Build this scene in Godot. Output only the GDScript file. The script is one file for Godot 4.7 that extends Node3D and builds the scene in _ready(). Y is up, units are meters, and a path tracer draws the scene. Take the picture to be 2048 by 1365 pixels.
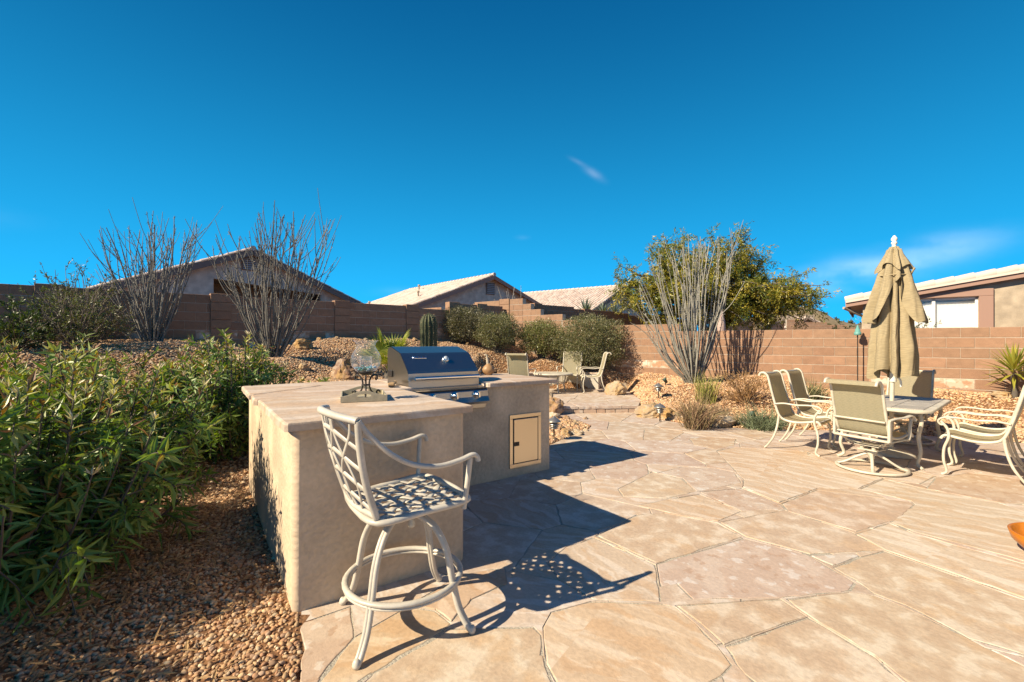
extends Node3D
# A desert back garden: flagstone patio, stucco outdoor kitchen with grill, bar stool, dining set, block walls, houses behind.
const F := 910.0      # lens in pixels of the 2048-wide photograph
const EYE := 1.5
const HORIZON := 682.0
var rng := RandomNumberGenerator.new()
var taken := {}
var M := {}
var grid_h := PackedFloat32Array()
const GX0 := -14.0
const GD0 := -4.0
const GS := 0.2
const GN := 150
var patio_poly := PackedVector2Array()
var upper_poly := PackedVector2Array()
var kitchen_xf := Transform3D()

class Leaves:
	var v := PackedVector3Array()
	var n := PackedVector3Array()
	var c := PackedColorArray()
	func tri(a, b, d, col):
		var nn: Vector3 = (d - a).cross(b - a).normalized()
		v.append(a); v.append(b); v.append(d)
		n.append(nn); n.append(nn); n.append(nn)
		c.append(col); c.append(col); c.append(col)
	func blade(p: Vector3, dir: Vector3, side: Vector3, length: float, wid: float, col: Color, droop := 0.0, fold := 0.0, tipw := 0.0):
		var up := side.cross(dir).normalized()
		var m1 := p + dir * length * 0.4 - Vector3(0, droop * 0.25 * length, 0)
		var tip := p + dir * length - Vector3(0, droop * length, 0)
		var h := side * wid * 0.5
		if fold == 0.0:
			if tipw > 0.0:
				tri(p - h * 0.5, m1 - h, tip, col); tri(p - h * 0.5, tip, p + h * 0.5, col); tri(p + h * 0.5, tip, m1 + h, col)
			else:
				tri(p, m1 - h, tip, col); tri(p, tip, m1 + h, col)
		else:
			var l := up * fold * wid
			tri(p, m1 - h + l, m1, col); tri(m1, m1 - h + l, tip, col)
			tri(p, m1, m1 + h + l, col); tri(m1, tip, m1 + h + l, col)
	func mesh() -> ArrayMesh:
		var a := []
		a.resize(Mesh.ARRAY_MAX)
		a[Mesh.ARRAY_VERTEX] = v; a[Mesh.ARRAY_NORMAL] = n; a[Mesh.ARRAY_COLOR] = c
		var m := ArrayMesh.new()
		m.add_surface_from_arrays(Mesh.PRIMITIVE_TRIANGLES, a)
		return m

# ---------- places
func gp(u, v, y = 0.0) -> Vector3:           # where the ray of a pixel meets a level plane
	var d = F * (EYE - y) / (v - HORIZON)
	return Vector3((u - 1024.0) / F * d, y, -d)
func at(u, v, d) -> Vector3:                  # the point of a pixel's ray at a depth
	return Vector3((u - 1024.0) / F * d, EYE - (v - HORIZON) / F * d, -d)
func face(fx, fd) -> float: return atan2(-fx, fd)
func R(a, b) -> float: return rng.randf_range(a, b)
func lin(r, g, b) -> Color: return Color(r, g, b).linear_to_srgb()
func srgb(r, g, b) -> Color: return Color(r / 255.0, g / 255.0, b / 255.0).srgb_to_linear()

# ---------- nodes
func numbered(called: String) -> String:
	if not taken.has(called):
		taken[called] = 0
		return called
	taken[called] += 1
	return "%s_%03d" % [called, taken[called]]
func tag(o, label, category, group = ""):
	o.set_meta("label", label); o.set_meta("category", category)
	if group != "": o.set_meta("group", group)
func thing(called, label, category, pos = Vector3.ZERO, turn = 0.0, group = "") -> Node3D:
	var o := Node3D.new()
	o.name = numbered(called); add_child(o)
	o.position = pos; o.rotation.y = turn
	tag(o, label, category, group)
	return o
func part(called, mesh, mat, parent, pos = Vector3.ZERO) -> MeshInstance3D:
	var o := MeshInstance3D.new()
	o.name = called; o.mesh = mesh; o.material_override = mat; o.position = pos
	parent.add_child(o, true)
	return o
func solo(called, mesh, mat, label, category, pos = Vector3.ZERO, group = "") -> MeshInstance3D:
	var o := MeshInstance3D.new()
	o.name = numbered(called); o.mesh = mesh; o.material_override = mat; o.position = pos
	add_child(o); tag(o, label, category, group)
	return o
func struct(called, mesh, mat) -> MeshInstance3D:
	var o := MeshInstance3D.new()
	o.name = numbered(called); o.mesh = mesh; o.material_override = mat
	add_child(o); o.set_meta("kind", "structure")
	return o
func copy(o, pos, turn, label, group = "") -> Node3D:
	var c = o.duplicate()
	c.name = numbered(String(o.name)); add_child(c)
	c.position = pos; c.rotation.y = turn
	c.set_meta("label", label)
	if group != "": c.set_meta("group", group)
	return c

# ---------- shapes
func mb() -> SurfaceTool:
	var st := SurfaceTool.new()
	st.begin(Mesh.PRIMITIVE_TRIANGLES)
	return st
func done(st: SurfaceTool) -> ArrayMesh:
	st.generate_normals()
	return st.commit()
func tri(st, a, b, c):
	st.add_vertex(a); st.add_vertex(b); st.add_vertex(c)
func quad(st, a, b, c, d):
	tri(st, a, b, c); tri(st, a, c, d)
func bx(st: SurfaceTool, c: Vector3, s: Vector3, b := Basis.IDENTITY, bev := 0.0):
	st.set_smooth_group(-1)
	var h := s * 0.5
	if bev <= 0.0:
		var p := []
		for i in 8: p.append(c + b * Vector3(h.x * (1 if i & 1 else -1), h.y * (1 if i & 2 else -1), h.z * (1 if i & 4 else -1)))
		for q in [[0, 2, 3, 1], [4, 5, 7, 6], [0, 1, 5, 4], [2, 6, 7, 3], [0, 4, 6, 2], [1, 3, 7, 5]]:
			quad(st, p[q[0]], p[q[3]], p[q[2]], p[q[1]])
		return
	# chamfered box: each face inset, edges and corners joined
	var P = func(sx, sy, sz, ax):
		var v := Vector3(h.x * sx, h.y * sy, h.z * sz)
		for k in 3:
			if k != ax: v[k] -= sign(v[k]) * bev
		return c + b * v
	var mk = func(ax, s1, s2, s3):
		match ax:
			0: return P.call(s1, s2, s3, 0)
			1: return P.call(s3, s1, s2, 1)
		return P.call(s2, s3, s1, 2)
	for ax in 3:
		for s1 in [-1, 1]:
			var q = [mk.call(ax, s1, -1, -1), mk.call(ax, s1, 1, -1), mk.call(ax, s1, 1, 1), mk.call(ax, s1, -1, 1)]
			if s1 > 0: quad(st, q[0], q[3], q[2], q[1])
			else: quad(st, q[0], q[1], q[2], q[3])
	for ax in 3:                      # edges between face ax and face ax+1
		for s1 in [-1, 1]:
			for s2 in [-1, 1]:
				var a0: Vector3; var a1: Vector3; var b0: Vector3; var b1: Vector3
				var e = func(s3, f):
					var sg = [0, 0, 0]
					sg[ax] = s1; sg[(ax + 1) % 3] = s2; sg[(ax + 2) % 3] = s3
					return P.call(sg[0], sg[1], sg[2], f)
				a0 = e.call(-1, ax); a1 = e.call(1, ax); b0 = e.call(-1, (ax + 1) % 3); b1 = e.call(1, (ax + 1) % 3)
				if s1 * s2 > 0: quad(st, a0, a1, b1, b0)
				else: quad(st, a0, b0, b1, a1)
	for i in 8:
		var sx = 1 if i & 1 else -1
		var sy = 1 if i & 2 else -1
		var sz = 1 if i & 4 else -1
		var x = P.call(sx, sy, sz, 0)
		var y = P.call(sx, sy, sz, 1)
		var z = P.call(sx, sy, sz, 2)
		if sx * sy * sz > 0: tri(st, x, z, y)
		else: tri(st, x, y, z)
func boxm(s: Vector3, bev := 0.0) -> ArrayMesh:
	var st := mb()
	bx(st, Vector3.ZERO, s, Basis.IDENTITY, bev)
	return done(st)
func bar(st, a: Vector3, b: Vector3, w: float, t: float, up := Vector3.UP):
	var d := (b - a)
	var z := d.normalized()
	var x := up.cross(z).normalized()
	if x.length() < 0.5: x = Vector3.RIGHT
	bx(st, (a + b) * 0.5, Vector3(w, t, d.length()), Basis(x, z.cross(x), z))
func curve(p: Array, n: int) -> PackedVector3Array:      # Catmull-Rom through the points
	var out := PackedVector3Array()
	for i in p.size() - 1:
		var a: Vector3 = p[max(i - 1, 0)]
		var b: Vector3 = p[i]
		var c: Vector3 = p[i + 1]
		var d: Vector3 = p[min(i + 2, p.size() - 1)]
		for k in n:
			var t := float(k) / n
			out.append(0.5 * (2.0 * b + (c - a) * t + (2.0 * a - 5.0 * b + 4.0 * c - d) * t * t + (3.0 * b - a - 3.0 * c + d) * t * t * t))
	out.append(p[p.size() - 1])
	return out
func tube(st: SurfaceTool, p: PackedVector3Array, r, sides := 8, flat := 1.0, closed := false, hint := Vector3.ZERO):
	var n := p.size()
	var rings := []
	var side := Vector3.ZERO
	for i in n:
		var t: Vector3
		if closed: t = (p[(i + 1) % n] - p[(i + n - 1) % n]).normalized()
		else: t = (p[min(i + 1, n - 1)] - p[max(i - 1, 0)]).normalized()
		if side == Vector3.ZERO:
			side = (hint if hint != Vector3.ZERO else (Vector3.UP if abs(t.y) < 0.9 else Vector3.RIGHT)).cross(t).normalized()
		elif hint != Vector3.ZERO and hint.cross(t).length() > 0.1: side = hint.cross(t).normalized()
		else: side = (side - t * side.dot(t)).normalized()
		var up := t.cross(side)
		var rr: float = r if typeof(r) == TYPE_FLOAT else r[min(i, r.size() - 1)] if r.size() == n else lerpf(r[0], r[r.size() - 1], float(i) / (n - 1))
		var ring := []
		for k in sides:
			var a := TAU * (k + 0.5) / sides
			ring.append(p[i] + side * cos(a) * rr + up * sin(a) * rr * flat)
		rings.append(ring)
	st.set_smooth_group(0)
	for i in (n if closed else n - 1):
		var A = rings[i]
		var B = rings[(i + 1) % n]
		for k in sides:
			var k2 := (k + 1) % sides
			quad(st, A[k], A[k2], B[k2], B[k])
	if not closed:
		st.set_smooth_group(-1)
		for k in range(1, sides - 1):
			tri(st, rings[0][0], rings[0][k + 1], rings[0][k])
			tri(st, rings[n - 1][0], rings[n - 1][k], rings[n - 1][k + 1])
func tubem(p, r, sides := 8, flat := 1.0, closed := false, hint := Vector3.ZERO) -> ArrayMesh:
	var st := mb()
	tube(st, p, r, sides, flat, closed, hint)
	return done(st)
func lathe(st: SurfaceTool, prof: Array, seg := 24, o := Vector3.ZERO, sq := Vector3.ONE):
	st.set_smooth_group(0)
	for i in prof.size() - 1:
		var a: Vector2 = prof[i]
		var b: Vector2 = prof[i + 1]
		for k in seg:
			var t0 := TAU * k / seg
			var t1 := TAU * ((k + 1) % seg) / seg
			var p00 := o + Vector3(a.x * cos(t0), a.y, a.x * sin(t0)) * sq
			var p01 := o + Vector3(a.x * cos(t1), a.y, a.x * sin(t1)) * sq
			var p10 := o + Vector3(b.x * cos(t0), b.y, b.x * sin(t0)) * sq
			var p11 := o + Vector3(b.x * cos(t1), b.y, b.x * sin(t1)) * sq
			if a.x > 1e-5: tri(st, p00, p01, p11 if b.x > 1e-5 else p10)
			if b.x > 1e-5: tri(st, p00, p11, p10)
func lathem(prof, seg := 24, sq := Vector3.ONE) -> ArrayMesh:
	var st := mb()
	lathe(st, prof, seg, Vector3.ZERO, sq)
	return done(st)
func circle(c: Vector3, r: float, n := 24) -> PackedVector3Array:
	var o := PackedVector3Array()
	for k in n: o.append(c + Vector3(cos(TAU * k / n), 0, sin(TAU * k / n)) * r)
	return o
func ccw(p: PackedVector2Array) -> PackedVector2Array:
	if Geometry2D.is_polygon_clockwise(p): p.reverse()
	return p
func inset(p: PackedVector2Array, b: float) -> PackedVector2Array:
	var o := PackedVector2Array()
	var n := p.size()
	for i in n:
		var e0 := (p[i] - p[(i + n - 1) % n]).normalized()
		var e1 := (p[(i + 1) % n] - p[i]).normalized()
		var nn := Vector2(-e0.y - e1.y, e0.x + e1.x).normalized()
		var k: float = clamp(1.0 / max(0.4, nn.dot(Vector2(-e0.y, e0.x))), 1.0, 2.0)
		o.append(p[i] + nn * b * k)
	return o
# plan polygons are (x, depth): depth runs along -z
func prism(st: SurfaceTool, poly: PackedVector2Array, y0: float, y1: float, bev := 0.0, tint = null, smooth := false, rot := 0.0, uvs := 1.0, off := Vector2.ZERO):
	poly = ccw(poly)
	var put = func(q: Vector2, y: float):
		if tint != null: st.set_color(tint)
		st.set_uv(q.rotated(rot) * uvs + off + Vector2(0, y * uvs))
		st.add_vertex(Vector3(q.x, y, -q.y))
	var rings := [[poly, y0], [poly, y1 - bev]]
	if bev > 0.0:
		rings.append([inset(poly, bev * 0.3), y1 - bev * 0.3])
		rings.append([inset(poly, bev), y1])
	st.set_smooth_group(1 if smooth else -1)
	var n := poly.size()
	for i in rings.size() - 1:
		var A: PackedVector2Array = rings[i][0]
		var B: PackedVector2Array = rings[i + 1][0]
		for k in n:
			var k2 := (k + 1) % n
			put.call(A[k], rings[i][1]); put.call(B[k2], rings[i + 1][1]); put.call(A[k2], rings[i][1])
			put.call(A[k], rings[i][1]); put.call(B[k], rings[i + 1][1]); put.call(B[k2], rings[i + 1][1])
	st.set_smooth_group(-1 if not smooth else 2)
	var T: PackedVector2Array = rings[-1][0]
	var ids := Geometry2D.triangulate_polygon(T)
	for i in range(0, ids.size(), 3):
		var a := T[ids[i]]
		var b := T[ids[i + 1]]
		var c := T[ids[i + 2]]
		if (b - a).cross(c - a) > 0.0:
			var s := b
			b = c; c = s
		put.call(a, rings[-1][1]); put.call(b, rings[-1][1]); put.call(c, rings[-1][1])
func wobble(p: PackedVector2Array, step: float, amt: float) -> PackedVector2Array:
	var o := PackedVector2Array()
	for i in p.size():
		var a := p[i]
		var b := p[(i + 1) % p.size()]
		var n := int(max(1, round(a.distance_to(b) / step)))
		for k in n: o.append(a.lerp(b, float(k) / n) + Vector2(R(-amt, amt), R(-amt, amt)))
	return o
func round_corners(p: PackedVector2Array, r: float) -> PackedVector2Array:
	var a := Geometry2D.offset_polygon(p, -r, Geometry2D.JOIN_MITER)
	if a.is_empty(): return p
	var b := Geometry2D.offset_polygon(a[0], r, Geometry2D.JOIN_ROUND)
	return b[0] if not b.is_empty() else p
func crisp(p: PackedVector2Array) -> PackedVector2Array:      # points just beside each corner, so that rounding stays at the corner
	var o := PackedVector2Array()
	for i in p.size():
		var a := p[i]
		var b := p[(i + 1) % p.size()]
		var l := a.distance_to(b)
		o.append(a)
		if l > 0.1:
			o.append(a.lerp(b, 0.012 / l)); o.append(a.lerp(b, 1.0 - 0.012 / l))
	return o
# an upright slab with outline p (x, y) between z0 (front) and z1
func slab(st: SurfaceTool, p: PackedVector2Array, z0: float, z1: float):
	p = ccw(p)
	st.set_smooth_group(-1)
	var ids := Geometry2D.triangulate_polygon(p)
	for i in range(0, ids.size(), 3):
		var a := p[ids[i]]
		var b := p[ids[i + 1]]
		var c := p[ids[i + 2]]
		if (b - a).cross(c - a) > 0.0:
			var s := b
			b = c; c = s
		tri(st, Vector3(a.x, a.y, z0), Vector3(b.x, b.y, z0), Vector3(c.x, c.y, z0))
		tri(st, Vector3(a.x, a.y, z1), Vector3(c.x, c.y, z1), Vector3(b.x, b.y, z1))
	for i in p.size():
		var a := p[i]
		var b := p[(i + 1) % p.size()]
		quad(st, Vector3(a.x, a.y, z0), Vector3(b.x, b.y, z0), Vector3(b.x, b.y, z1), Vector3(a.x, a.y, z1))
var ico := {}
func ico_faces(sub: int) -> Array:           # [points, faces]
	if ico.has(sub): return ico[sub]
	var out: Array
	if sub == 0:
		var t := (1.0 + sqrt(5.0)) / 2.0
		var p := []
		for q in [[-1, t, 0], [1, t, 0], [-1, -t, 0], [1, -t, 0], [0, -1, t], [0, 1, t], [0, -1, -t], [0, 1, -t], [t, 0, -1], [t, 0, 1], [-t, 0, -1], [-t, 0, 1]]:
			p.append(Vector3(q[0], q[1], q[2]).normalized())
		out = [p, [[0, 11, 5], [0, 5, 1], [0, 1, 7], [0, 7, 10], [0, 10, 11], [1, 5, 9], [5, 11, 4], [11, 10, 2], [10, 7, 6], [7, 1, 8], [3, 9, 4], [3, 4, 2], [3, 2, 6], [3, 6, 8], [3, 8, 9], [4, 9, 5], [2, 4, 11], [6, 2, 10], [8, 6, 7], [9, 8, 1]]]
	else:
		var prev = ico_faces(sub - 1)
		var p: Array = prev[0].duplicate()
		var mid := {}
		var fs := []
		var half = func(i, j):
			var key = Vector2i(min(i, j), max(i, j))
			if not mid.has(key):
				p.append(((p[i] + p[j]) * 0.5).normalized()); mid[key] = p.size() - 1
			return mid[key]
		for f in prev[1]:
			var a = half.call(f[0], f[1])
			var b = half.call(f[1], f[2])
			var c = half.call(f[2], f[0])
			fs.append_array([[f[0], a, c], [f[1], b, a], [f[2], c, b], [a, b, c]])
		out = [p, fs]
	ico[sub] = out
	return out
func rock(seed_: int, sub: int, size: Vector3, cuts := 7, rough := 0.12, smooth := false, sink := 0.2) -> ArrayMesh:
	var r := RandomNumberGenerator.new()
	r.seed = seed_
	var ns := FastNoiseLite.new()
	ns.seed = seed_; ns.frequency = 0.9; ns.fractal_octaves = 4
	var I = ico_faces(sub)
	var planes := []
	for k in cuts: planes.append([Vector3(r.randf_range(-1, 1), r.randf_range(-0.4, 1), r.randf_range(-1, 1)).normalized(), r.randf_range(0.6, 0.85)])
	var q := []
	for p in I[0]:
		var v: Vector3 = p
		for c in planes:
			var d: float = v.dot(c[0])
			if d > c[1]: v -= c[0] * (d - c[1])
		v *= 1.0 + ns.get_noise_3dv(p * 1.6) * rough * 3.0
		v.y += 1.0 - sink * 2.0
		q.append(v * size * 0.5)
	var st := mb()
	st.set_smooth_group(0 if smooth else -1)
	for f in I[1]: tri(st, q[f[0]], q[f[1]], q[f[2]])
	return done(st)

# ---------- textures and materials
func noise_img(seed_: int, freq: float, size := 512, oct := 4, kind := FastNoiseLite.TYPE_SIMPLEX_SMOOTH, warp := 0.0) -> Image:
	var n := FastNoiseLite.new()
	n.seed = seed_; n.frequency = freq; n.fractal_octaves = oct; n.noise_type = kind
	if warp > 0.0:
		n.domain_warp_enabled = true; n.domain_warp_amplitude = warp; n.domain_warp_frequency = freq * 0.7
	if kind == FastNoiseLite.TYPE_CELLULAR: n.cellular_return_type = FastNoiseLite.RETURN_DISTANCE
	var im := n.get_seamless_image(size, size)
	im.convert(Image.FORMAT_L8)
	return im
func paint(size: int, f: Callable) -> ImageTexture:
	var im := Image.create(size, size, false, Image.FORMAT_RGB8)
	for y in size:
		for x in size: im.set_pixel(x, y, f.call(x, y))
	return ImageTexture.create_from_image(im)
func bumps(im: Image, s: float) -> ImageTexture:
	var c: Image = im.duplicate()
	c.convert(Image.FORMAT_RGBA8)
	c.bump_map_to_normal_map(s)
	return ImageTexture.create_from_image(c)
func mat(col: Color, rough := 0.8, metal := 0.0) -> StandardMaterial3D:
	var m := StandardMaterial3D.new()
	m.albedo_color = col; m.roughness = rough; m.metallic = metal
	m.metallic_specular = 0.5
	return m
func tex(m: StandardMaterial3D, albedo, normal, scale: float, tri := true, ns := 1.0, world := false) -> StandardMaterial3D:
	if albedo: m.albedo_texture = albedo
	if normal:
		m.normal_enabled = true; m.normal_texture = normal; m.normal_scale = ns
	m.uv1_triplanar = tri
	m.uv1_world_triplanar = tri and world
	m.uv1_scale = Vector3.ONE * scale
	return m
func vc(m: StandardMaterial3D) -> StandardMaterial3D:
	m.vertex_color_use_as_albedo = true
	return m

func make_materials():
	var mott := noise_img(11, 0.008, 512, 5, FastNoiseLite.TYPE_SIMPLEX_SMOOTH, 30.0)
	var fine := noise_img(12, 0.06, 512, 3)
	var big := noise_img(13, 0.004, 512, 4, FastNoiseLite.TYPE_SIMPLEX_SMOOTH, 60.0)
	var cell := noise_img(14, 0.05, 512, 2, FastNoiseLite.TYPE_CELLULAR)
	var veins := noise_img(15, 0.012, 512, 4, FastNoiseLite.TYPE_SIMPLEX_SMOOTH, 40.0)
	var g = func(im: Image, x, y): return im.get_pixel(posmod(int(x), 512), posmod(int(y), 512)).r
	# flagstone: blotchy, with pale bloom and ochre iron patches
	M.flag_a_t = paint(512, func(x, y):
		var a = g.call(mott, x, y)
		var b = g.call(big, x, y)
		var f = g.call(fine, x, y)
		var c := Color(0.775, 0.700, 0.615)
		c = c.lerp(Color(0.825, 0.770, 0.700), smoothstep(0.52, 0.74, a))
		c = c.lerp(Color(0.765, 0.655, 0.535), smoothstep(0.56, 0.78, b) * 0.7)
		c = c.lerp(Color(0.735, 0.645, 0.555), smoothstep(0.50, 0.30, a) * 0.7)
		return c * (0.93 + 0.1 * f))
	# flagstone: sedimentary streaks
	M.flag_b_t = paint(512, func(x, y):
		var w = g.call(big, x, y) * 60.0
		var a = g.call(mott, x / 4.0, y * 2 + w)
		var b = g.call(veins, x / 3.0, y + w)
		var f = g.call(fine, x, y)
		var c := Color(0.78, 0.705, 0.62)
		c = c.lerp(Color(0.83, 0.775, 0.71), smoothstep(0.5, 0.72, a))
		c = c.lerp(Color(0.765, 0.655, 0.54), smoothstep(0.55, 0.75, b) * 0.7)
		return c * (0.93 + 0.1 * f))
	# flagstone: smoother, flaked
	M.flag_c_t = paint(512, func(x, y):
		var a = g.call(veins, x, y)
		var b = g.call(big, x + 200, y)
		var f = g.call(fine, x, y)
		var c := Color(0.77, 0.685, 0.61)
		c = c.lerp(Color(0.80, 0.73, 0.66), smoothstep(0.45, 0.6, b))
		c = c.lerp(Color(0.85, 0.82, 0.78), smoothstep(0.70, 0.80, a) * 0.8)
		c = c.lerp(Color(0.72, 0.61, 0.52), smoothstep(0.30, 0.2, a) * 0.7)
		return c * (0.94 + 0.08 * f))
	var relief := Image.create(512, 512, false, Image.FORMAT_L8)
	for y in 512:
		for x in 512:
			var v = floor(g.call(veins, x, y) * 9.0) / 9.0
			relief.set_pixel(x, y, Color.WHITE * (0.6 * v + 0.25 * g.call(mott, x, y) + 0.12 * g.call(fine, x, y)))
	var flag_n := bumps(relief, 6.0)
	for k in ["a", "b", "c"]:
		M["flag_" + k] = vc(tex(mat(lin(.90, .92, .97), 0.72), M["flag_" + k + "_t"], flag_n, 1.0, false, 0.42))
	M.mottle_t = paint(512, func(x, y): return Color.WHITE * (0.74 + 0.26 * (0.7 * g.call(big, x, y) + 0.3 * g.call(fine, x, y))))
	M.speck_t = paint(512, func(x, y): return Color.WHITE * (0.66 + 0.30 * g.call(fine, x * 2, y * 2) + 0.12 * (g.call(mott, x, y) - 0.4)))
	var stucco_h := Image.create(512, 512, false, Image.FORMAT_L8)
	for y in 512:
		for x in 512: stucco_h.set_pixel(x, y, Color.WHITE * (0.5 * g.call(fine, x, y) + 0.5 * g.call(mott, x, y)))
	M.stucco_n = bumps(stucco_h, 5.0)
	M.fine_n = bumps(fine, 4.0)
	M.stucco = tex(mat(lin(0.74, 0.575, 0.41), 0.9), M.mottle_t, M.stucco_n, 0.7, true, 0.55)
	M.mortar = tex(mat(lin(0.52, 0.475, 0.40), 0.95), M.speck_t, M.fine_n, 1.5, true, 0.8, true)
	M.block = []
	for c in [[0.46, 0.272, 0.175], [0.43, 0.26, 0.17], [0.49, 0.29, 0.19], [0.45, 0.275, 0.18], [0.42, 0.245, 0.16]]:
		M.block.append(tex(mat(lin(c[0], c[1], c[2]), 0.95), M.speck_t, M.fine_n, 1.6, true, 0.7, true))
	M.block_salt = tex(mat(Color.WHITE, 0.95), paint(256, func(x, y):
		var k = g.call(mott, x * 2, y * 2)
		var f = g.call(fine, x * 2, y * 2)
		return (Color(.42, .25, .16) * (.75 + .35 * f)).lerp(Color(.66, .58, .50), smoothstep(.46, .66, k) * .8).linear_to_srgb()), M.fine_n, 1.1, true, .7, true)
	M.block_joint = tex(mat(lin(0.62, 0.54, 0.46), 0.95), M.speck_t, null, 1.6, true, 1.0, true)
	M.ground = tex(mat(lin(0.40, 0.25, 0.145), 1.0), paint(512, func(x, y):
		var a = g.call(cell, x, y)
		var b = g.call(fine, x, y)
		return Color(0.95, 0.88, 0.8).lerp(Color(0.62, 0.52, 0.45), a) * (0.75 + 0.25 * b)), bumps(cell, 6.0), 1.3, true, 1.0, true)
	M.pebble = vc(mat(Color.WHITE, 0.85))
	M.leaf = vc(mat(Color.WHITE, 0.42))
	M.leaf.backlight_enabled = true
	M.leaf.backlight = Color(0.75, 0.78, 0.25)
	M.dry = vc(mat(Color.WHITE, 0.85))
	M.bark = tex(mat(lin(0.16, 0.135, 0.115), 0.95), M.speck_t, M.fine_n, 6.0)
	M.oco = vc(mat(Color.WHITE, 0.9))
	M.cream_metal = tex(mat(lin(0.74, 0.68, 0.56), 0.42), M.mottle_t, null, 2.0)
	M.stool_metal = tex(mat(lin(0.68, 0.63, 0.55), 0.4), M.mottle_t, null, 2.0)
	var weave := Image.create(256, 256, false, Image.FORMAT_L8)
	for y in 256:
		for x in 256: weave.set_pixel(x, y, Color.WHITE * (0.5 + 0.3 * sin(y * TAU / 8.0) + 0.2 * sin(x * TAU / 8.0 + (y / 8) * PI)))
	M.weave_n = bumps(weave, 3.0)
	M.sling_t = paint(256, func(x, y): return Color.WHITE * (0.78 + 0.22 * g.call(fine, x / 8.0, y * 2)))
	M.sling = tex(mat(lin(0.62, 0.57, 0.41), 0.8), M.sling_t, M.weave_n, 6.0, false, 0.5)
	M.sling.backlight_enabled = true
	M.sling.backlight = Color(1.0, 0.92, 0.66)
	M.cloth = tex(mat(lin(0.42, 0.34, 0.21), 0.95), M.sling_t, M.weave_n, 3.0, false, 0.5)
	M.cloth.backlight_enabled = true
	M.cloth.backlight = Color(0.06, 0.045, 0.02)
	var brush := Image.create(512, 512, false, Image.FORMAT_L8)
	for y in 512:
		for x in 512: brush.set_pixel(x, y, Color.WHITE * (0.5 + 0.5 * (g.call(fine, x / 24.0, y * 3) - 0.5)))
	M.steel = tex(mat(lin(0.38, 0.37, 0.35), 0.33, 1.0), null, bumps(brush, 1.0), 2.0, true, 0.25)
	M.steel_door = tex(mat(lin(0.64, 0.56, 0.44), 0.30, 1.0), null, bumps(brush, 1.0), 2.0, true, 0.3)
	M.chrome = mat(lin(0.75, 0.75, 0.75), 0.08, 1.0)
	M.black = mat(lin(0.02, 0.02, 0.02), 0.5)
	M.iron = tex(mat(lin(0.035, 0.03, 0.028), 0.5, 0.4), null, M.fine_n, 8.0)
	M.glass = mat(Color(1, 1, 1, 0.06), 0.02)
	M.glass.transparency = BaseMaterial3D.TRANSPARENCY_ALPHA
	M.tray = tex(mat(lin(0.60, 0.52, 0.36), 0.6), M.speck_t, null, 4.0)
	M.pale_wood = tex(mat(lin(0.55, 0.36, 0.18), 0.6), M.speck_t, null, 6.0)
	M.rock = []
	for c in [[0.55, 0.40, 0.26], [0.50, 0.29, 0.12], [0.60, 0.50, 0.40], [0.36, 0.20, 0.13], [0.66, 0.60, 0.53]]:
		var a := Color(c[0], c[1], c[2])
		M.rock.append(tex(mat(Color.WHITE, 0.9), paint(256, func(x, y):
			var k = g.call(big, x * 2, y * 2)
			var f = g.call(fine, x * 2, y * 2)
			var q := a.lerp(Color(0.60, 0.37, 0.14), smoothstep(0.47, 0.62, k) * 0.85).lerp(Color(0.66, 0.57, 0.46), smoothstep(0.42, 0.28, k) * 0.6)
			return (q * (0.42 + 0.42 * f)).linear_to_srgb()), M.stucco_n, 1.7, true, 0.8))

# ---------- terrain
var CP := [[-6,1,0],[-3,1,-.01],[-2,2,-.02],[-3,3,0],[-5,3,0],[-2.3,3.2,-.01],[-2.8,4.3,.03],[-4.5,4.6,.1],[-1,0,-.03],[2,2,-.03],[4,4,-.03],[1,5,-.03],[3,7,-.02],[-6.5,5,.35],
	[-2.5,5.3,.25],[-1.2,6.4,.4],[-3.3,6.2,.6],[-2.8,7,.88],[-1.5,7.6,.85],[-.2,7.2,.2],[.3,8,.06],[.6,7.2,0.0],[-4.41,8.3,1.2],[-7.1,9,1.47],[-4.6,12.3,1.57],[-3.34,13.4,1.58],[-7.8,9.7,1.55],[-9.45,8.3,1.55],[-2.1,14.4,1.5],[-.5,15.9,1.4],
	[-4.4,9.7,1.4],[-1.57,11.5,1.38],[-.85,10.5,1.02],[-.3,11.8,.85],[-.4,9.3,.6],[.4,13.9,.75],[-1.58,14.5,1.37],[-.45,14,1.18],[.88,14.0,.97],[2.3,13.4,.73],[.5,10.5,.08],[1.5,10.5,.08],[2,12,.08],[.8,12.3,.08],
	[3.83,13.1,.59],[5.97,11.3,.66],[4.42,11,.55],[8.56,9.3,.54],[9.5,8.5,.52],[3.2,9.6,.2],[3.2,8.9,.08],[4.2,8.5,.08],[5,8.7,.12],[5,9.6,.42],[6.9,8.3,.08],[7,9.2,.4],[8,7.5,.06],[10,6,.1],[3.3,11,.42],[2.7,10.2,.2],
	[0,25,1.2],[-12,18,1.4],[15,18,.6],[10,30,.8],[-30,30,1.5],[40,20,.8],[30,-10,0],[-30,-10,0],[0,-20,0],[-25,8,1.4]]
func shepard(x: float, d: float) -> float:
	var s := 0.0
	var w := 0.0
	for c in CP:
		var q: float = (x - c[0]) * (x - c[0]) + (d - c[1]) * (d - c[1]) + 0.02
		var k := 1.0 / (q * sqrt(q))
		s += k * c[2]; w += k
	return s / w
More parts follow.
